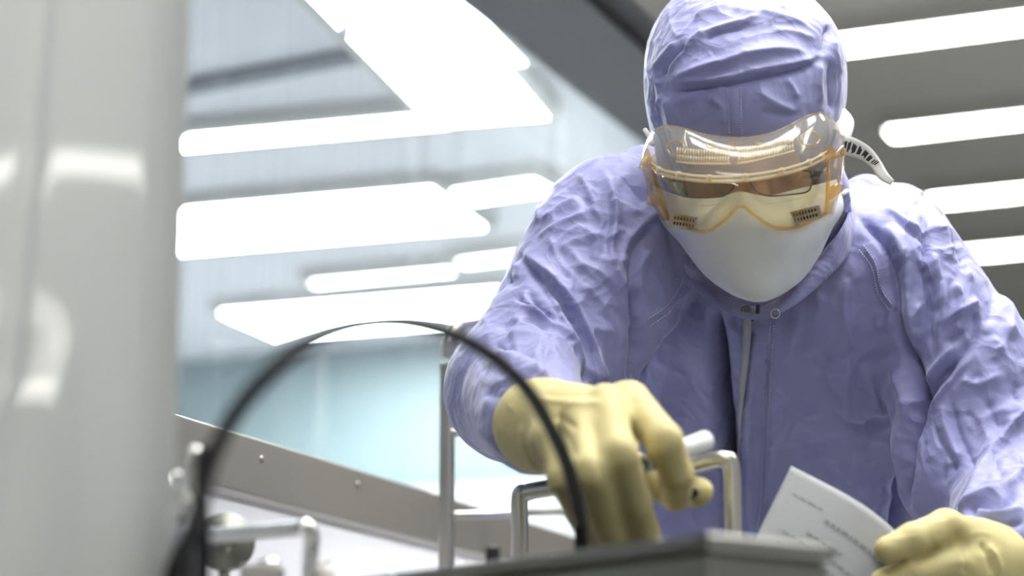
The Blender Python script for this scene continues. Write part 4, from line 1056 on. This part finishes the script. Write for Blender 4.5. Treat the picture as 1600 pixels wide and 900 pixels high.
# ------------------------------------------------------------------ goggles
m_glens = clear('goggle_lens_clear', (.97, .935, .81), .02, .04, (.9, .82, .6))
m_pvc = clear('goggle_clear_pvc', (.95, .935, .88), .11, .17, (.85, .84, .82))
m_pvcside = clear('goggle_yellowed_pvc', (.95, .87, .70), .06, .12, (.85, .75, .55))
m_rib = clear('goggle_rib_cream', (.95, .9, .78), .1, .55, (.86, .78, .60))
m_amber = clear('goggle_amber_rim', (.95, .80, .56), .04, .16, (.78, .62, .38))
gg = empty('goggles', tuple(W(1160, 270, 2.2)), None, None); gg.parent = person; gg.location = Vector(gg.location) - Vector(person.location)
gg['label'] = 'clear yellowed safety goggles with amber rim'
Tp = [(1020, 262, 2.262), (1034, 272, 2.232), (1066, 279, 2.206), (1108, 283, 2.190), (1155, 282, 2.184), (1203, 276, 2.190), (1248, 265, 2.207), (1277, 253, 2.232), (1292, 243, 2.262)]
Bp = [(1046, 343, 2.282), (1054, 350, 2.262), (1078, 358, 2.232), (1106, 361, 2.206), (1134, 343, 2.190), (1157, 322, 2.182), (1181, 339, 2.190), (1212, 356, 2.206), (1244, 355, 2.232), (1272, 343, 2.262), (1290, 334, 2.282)]
def resamp(pts, n):
    P = spline([K(*p) for p in pts], 24); s = np.r_[0, np.cumsum(np.linalg.norm(np.diff(P, axis=0), axis=1))]; t = np.linspace(0, s[-1], n)
    return np.stack([np.interp(t, s, P[:, c]) for c in range(3)], 1)
def loft(name, A, B, m, bulge, rows=10, thick=.0012, parent=gg):
    A, B = np.asarray(A), np.asarray(B)
    G = np.stack([A * (1 - t) + B * t + np.asarray(bulge) * math.sin(math.pi * t) for t in np.linspace(0, 1, rows)])
    return grid_mesh(name, G, m, parent, thick)
NG = 61
T_, B_ = resamp(Tp, NG), resamp(Bp, NG)
loft('lens', T_, B_, m_glens, (0, 0, -.004), 12, .0016)
# soft brow of the frame: a broad rounded band from the lens up to the forehead, with a hump at each corner
Up = [(1006, 236, 2.318), (1014, 215, 2.300), (1028, 201, 2.276), (1048, 197, 2.256), (1074, 203, 2.238), (1108, 212, 2.228), (1155, 216, 2.225), (1200, 210, 2.228), (1232, 197, 2.238), (1260, 182, 2.256), (1283, 177, 2.276), (1303, 190, 2.300), (1315, 216, 2.318)]
To = [(1003, 256, 2.300)] + [(x, y - 2, d) for x, y, d in Tp] + [(1319, 238, 2.300)]
U_, To_ = resamp(Up, NG), resamp(To, NG)
xs = np.linspace(-1, 1, NG)
G = []
for t in np.linspace(0, 1, 16):
    row = To_ * (1 - t) + U_ * t
    hump = .009 + .010 * np.exp(-((np.abs(xs) - .80) / .16) ** 2)
    row = row + (HF * .55 + HU * .45)[None] * (hump * math.sin(math.pi * t) ** .8)[:, None]
    G.append(row)
G = np.array(G)
brow = grid_mesh('brow_band', G, m_pvc, gg, .0018)
BVH_B = None
def brow_tree():
    n, m, _ = G.shape; idx = np.arange(n * m).reshape(n, m)
    Fq = np.stack([idx[:-1, :-1], idx[:-1, 1:], idx[1:, 1:], idx[1:, :-1]], -1).reshape(-1, 4)
    return BVHTree.FromPolygons([tuple(v) for v in G.reshape(-1, 3)], [tuple(q) for q in Fq.tolist()])
BVH_B = brow_tree()
tube('brow_edge', to_world(U_), .0013, m_pvcside, gg, 8)
# side walls
for q, bulge in (([[(1020, 262, 2.262), (1026, 290, 2.266), (1034, 318, 2.272), (1046, 343, 2.282)], [(1003, 258, 2.302), (1012, 285, 2.318), (1017, 310, 2.325), (1038, 345, 2.322)]], (-.004, 0, 0)),
                 ([[(1292, 243, 2.262), (1293, 275, 2.266), (1293, 305, 2.272), (1290, 334, 2.282)], [(1318, 240, 2.302), (1316, 270, 2.318), (1313, 292, 2.325), (1299, 334, 2.322)]], (.004, 0, 0))):
    loft('side_wall', resamp(q[0], 24), resamp(q[1], 24), m_pvcside, bulge, 8, .0018)
    tube('side_rim', to_world(resamp(q[0], 24)), .0020, m_amber, gg, 8)
    tube('side_edge', to_world(resamp(q[1], 24)), .0013, m_amber, gg, 8)
# amber mouldings
tube('lower_rim', to_world(B_), .0018, m_amber, gg, 8)
tube('upper_rim', to_world(T_ + HF * .001), .0015, m_rib, gg, 8)
tube('upper_bead', to_world(T_ + HU * .0052 + HF * .0015), .0011, m_rib, gg, 8)
for t in (.10, .245, .38, .515, .665, .81, .93):
    p = T_[int(t * (NG - 1))] + HU * .0040 + HF * .0012
    lathe('stud', to_world(p), HF @ M_C2W.T, [(.0030, -.001), (.0030, .0008), (.0018, .0018), (.0016, .0008)], m_rib, gg, 14)
# corner mouldings: folded points where the frame meets the strap clip
def clip(c, pts, name='corner_clip'):
    bm = bmesh.new(); vs = [bm.verts.new(W(*p)) for p in pts]; ap = bm.verts.new(W(*c))
    for i in range(len(vs)): bm.faces.new((ap, vs[i], vs[(i + 1) % len(vs)]))
    o = link(name, bm_mesh(name, bm), m_amber, gg, False)
    md = o.modifiers.new('thickness', 'SOLIDIFY'); md.thickness = .0022
clip((1012, 255, 2.268), [(1001, 262, 2.288), (1006, 248, 2.28), (1013, 232, 2.275), (1018, 246, 2.262), (1026, 240, 2.262), (1024, 258, 2.252), (1030, 268, 2.246), (1016, 262, 2.262)])
clip((1304, 240, 2.268), [(1288, 252, 2.246), (1284, 240, 2.252), (1296, 226, 2.262), (1306, 236, 2.262), (1316, 226, 2.272), (1320, 240, 2.290), (1310, 246, 2.275), (1296, 248, 2.26)])
clip((1020, 312, 2.29), [(1012, 318, 2.30), (1018, 300, 2.29), (1028, 306, 2.275), (1034, 322, 2.275), (1022, 322, 2.29)])
clip((1305, 296, 2.29), [(1295, 312, 2.275), (1297, 292, 2.275), (1308, 286, 2.29), (1317, 289, 2.30), (1312, 300, 2.30)])
# rows of small ribs moulded into the brow (air vents)
bm = bmesh.new()
for i in range(44):
    t = i / 43; x = 1058 + t * 180
    if 1140 < x < 1152: continue
    yb = 253 - 20 * max(0, (x - 1150) / 90) ** 1.25 - 4 * max(0, (1090 - x) / 40); h_ = 19
    for y0, y1 in ((yb, yb - h_ * .42), (yb - h_ * .54, yb - h_)):
        a, b = hit(x, y0, .0010, BVH_B), hit(x + .4, y1, .0010, BVH_B)
        if a is None or b is None: continue
        add_tube(bm, [to_world(a), to_world(b)], .0009, 6)
o = link('vent_ribs', bm_mesh('vent_ribs', bm), m_rib, gg); o['kind'] = 'stuff'
for x0, x1 in ((1057, 1142), (1151, 1241)):
    ln = [hit(x, 256 - 20 * max(0, (x - 1150) / 90) ** 1.25 - 4 * max(0, (1090 - x) / 40), .0010, BVH_B) for x in np.linspace(x0, x1, 14)]
    tube('vent_ledge', [to_world(p) for p in ln if p is not None], .0010, m_rib, gg, 6)
# slots along the brow and the round dimples in the humps
for x, y, w, h_ in ((1112, 228, 8, 4), (1148, 228, 4, 3), (1185, 222, 8, 4), (1266, 217, 15, 11), (1056, 232, 13, 12)):
    th = np.linspace(0, 2 * math.pi, 29)[:-1]
    ln = [hit(x + w * math.cos(a), y + h_ * math.sin(a), .0010, BVH_B) for a in th]
    ln = [to_world(p) for p in ln if p is not None]
    if len(ln) > 20: tube('vent_hole_rim', ln, .0009 if w < 10 else .0013, m_pvcside, gg, 8, True)
for pts in ([(1075, 198), (1070, 215), (1072, 232), (1066, 246)], [(1240, 192), (1242, 212), (1250, 228), (1254, 238)]):
    ln = [hit(p[0], p[1], .001, BVH_B) for p in spline(np.array(pts, float), 6)]
    tube('brow_ridge', [to_world(p) for p in ln if p is not None], .0020, m_pvc, gg, 8)
# dark vent blocks low on the lens
m_vent = mat('dark_vent_metal', (.34, .28, .20), .4, .3)
m_ventdark = mat('vent_black', (.03, .025, .02), .6)
for c, ang in ((((1071, 347, 2.236)), -9), (((1258, 336, 2.236)), 14)):
    vb = empty('vent_block', (0, 0, 0), None, None); vb.parent = gg
    cw = W(*c); vb.location = Vector(cw) - Vector(person.location) - Vector(gg.location)
    a = math.radians(ang); X_ = RX * math.cos(a) + UPV * math.sin(a); Z_ = FWD; Y_ = -RX * math.sin(a) + UPV * math.cos(a)
    A = np.stack([X_, Y_, Z_], 1)
    bm = bmesh.new()
    add_box(bm, cw, (.029, .0022, .003), A); add_box(bm, cw + Y_ * .0052, (.029, .0022, .003), A); add_box(bm, cw - Y_ * .0052, (.029, .0022, .003), A)
    for sx in (-1, 1): add_box(bm, cw + X_ * .0142 * sx, (.003, .0126, .004), A, .0006)
    for k in range(-4, 5): add_box(bm, cw + X_ * k * .0030, (.0012, .0115, .0026), A)
    nf = len(bm.faces); add_box(bm, cw + Z_ * .002, (.028, .011, .0012), A)
    bm.faces.ensure_lookup_table()
    for f in bm.faces[nf:]: f.material_index = 1
    for f in bm.faces[:36]: f.material_index = 0
    me = bm_mesh('vent_grid', bm)
    bpy.data.objects.remove(vb)
    o = link('vent_block', me, m_vent, gg, False); me.materials.append(m_ventdark); o['label'] = 'small dark ribbed vent block'
# strap
m_strap = mat('white_strap', (.78, .78, .78), .7)
m_ink = mat('black_ink', (.03, .03, .04), .6)
def ribbon(name, pts, widths, parent, m=m_strap, thick=.0012):
    P = spline([K(*p) for p in pts], 8); w = np.interp(np.linspace(0, 1, len(P)), np.linspace(0, 1, len(widths)), widths)
    T = np.gradient(P, axis=0); T /= np.linalg.norm(T, axis=1, keepdims=True)
    S = np.cross(T, [0, 0, 1.0]); S /= np.linalg.norm(S, axis=1, keepdims=True)
    S = S + np.array([0, 0, .12]); S /= np.linalg.norm(S, axis=1, keepdims=True)
    Gr = np.stack([P + S * (w * s)[:, None] for s in (-.5, -.25, 0, .25, .5)], 1)
    return grid_mesh(name, Gr, m, parent, thick), P, S, w, T
st, P, S, w, T = ribbon('strap', [(1316, 226, 2.305), (1332, 230, 2.31), (1352, 240, 2.312), (1368, 256, 2.31), (1380, 274, 2.305), (1394, 285, 2.30)], [.020, .019, .016, .012, .0105, .006], gg)
bm = bmesh.new(); rg = random.Random(4)
for k in np.linspace(.06, .62, 17):
    i = int(k * (len(P) - 1)); c = P[i] + S[i] * rg.uniform(-.001, .0015) + np.array([0, 0, -.0010])
    hw = w[i] * .24 * rg.uniform(.7, 1.1); tw = rg.uniform(.0005, .0012)
    q = [c - S[i] * hw - T[i] * tw, c + S[i] * hw - T[i] * tw, c + S[i] * hw + T[i] * tw, c - S[i] * hw + T[i] * tw]
    bm.faces.new([bm.verts.new(to_world(x)) for x in q])
link('strap_print', bm_mesh('strap_print', bm), m_ink, st, False)['label'] = 'black printed marks on the white strap'
ribbon('strap_loop', [(1316, 208, 2.315), (1321, 190, 2.325), (1313, 172, 2.335)], [.020, .018, .010], gg)
ribbon('strap_loop', [(1318, 214, 2.312), (1325, 202, 2.32), (1327, 190, 2.33)], [.012, .010, .004], gg)
tube('strap_cord', spline([W(1020, 226, 2.31), W(1014, 212, 2.32), (W(1008, 203, 2.33))], 5), .0026, m_strap, gg, 10)

# ------------------------------------------------------------------ things held
m_pen = mat('white_pen_plastic', (.72, .74, .77), .35)
pa, pb = K(1000, 728, 1.93), K(1104, 688, 2.015)
u = (pb - pa) / np.linalg.norm(pb - pa)
pen = empty('marker_pen', tuple(to_world(pa)), 'white marker pen held under the gloved index finger', 'pen')
uw = u @ M_C2W.T; Lp = np.linalg.norm(pb - pa)
lathe('barrel', to_world(pa), uw, [(.0072, .004), (.0082, .006), (.0082, Lp * .55), (.0092, Lp * .56), (.0092, Lp - .002), (.0080, Lp)], m_pen, pen, 24)
lathe('nib_holder', to_world(pa), uw, [(.0025, -.012), (.0045, -.006), (.0062, 0), (.0070, .005)], m_blackp, pen, 20)
bc = K(1080, 770, 1.972)  # short black turned piece between thumb and index fingertip
stp = empty('black_spot', tuple(to_world(bc)), 'small black stopper between gloved thumb and index finger', 'spot')
bd = np.array([.35, -.1, -1]); bd = (bd / np.linalg.norm(bd)) @ M_C2W.T
lathe('spot_body', to_world(bc) - bd * .010, bd, [(.0045, 0), (.0050, .004), (.0055, .012), (.0050, .015), (.0032, .0155), (.0030, .012)], m_blackp, stp, 18)

# sheet of paper in the left hand
m_paper = mat('white_paper', (.31, .32, .34), .8)
m_print = mat('grey_print', (.19, .195, .215), .8)
def paper():
    tlc, trc, blc = K(1236, 728, 2.115), K(1432, 838, 2.085), K(1150, 905, 2.045)
    ex, ey = trc - tlc, blc - tlc
    nn = np.cross(ex, ey); nn /= np.linalg.norm(nn)
    if nn[2] > 0: nn = -nn
    def pt(a, b): return tlc + ex * a + ey * b + nn * (-.030 * max(0, a - .35) ** 2 + .004 * math.sin(3 * a + 2 * b)) + np.array([0, -.035, 0]) * max(0, a - .55) ** 2
    n = 24
    G_ = np.array([[pt(a, b) for a in np.linspace(0, 1.15, n)] for b in np.linspace(0, 1.25, n)])
    c = to_world(G_[n // 2, n // 2])
    o = grid_mesh('paper_sheet', G_, m_paper, None, .0003)
    tag(o, 'white printed sheet of paper held in the gloved left hand', 'paper')
    bm = bmesh.new(); rg = random.Random(9)
    def line(b, a0, a1, h_, gap):
        a = a0
        while a < a1:
            L_ = rg.uniform(.02, .06); a2 = min(a + L_, a1)
            q = [pt(a, b) , pt(a2, b), pt(a2, b + h_), pt(a, b + h_)]
            bm.faces.new([bm.verts.new(to_world(x + nn * .0007)) for x in q]); a = a2 + gap
    line(.26, .38, .92, .030, .012)
    for k in range(9): line(.42 + .085 * k, .14 if k % 3 else .30, .95 if k % 4 else .6, .018, .014)
    line(.20, .10, .34, .012, .02)
    link('print_lines', bm_mesh('print_lines', bm), m_print, o, False)['label'] = 'rows of faint grey print'
paper()
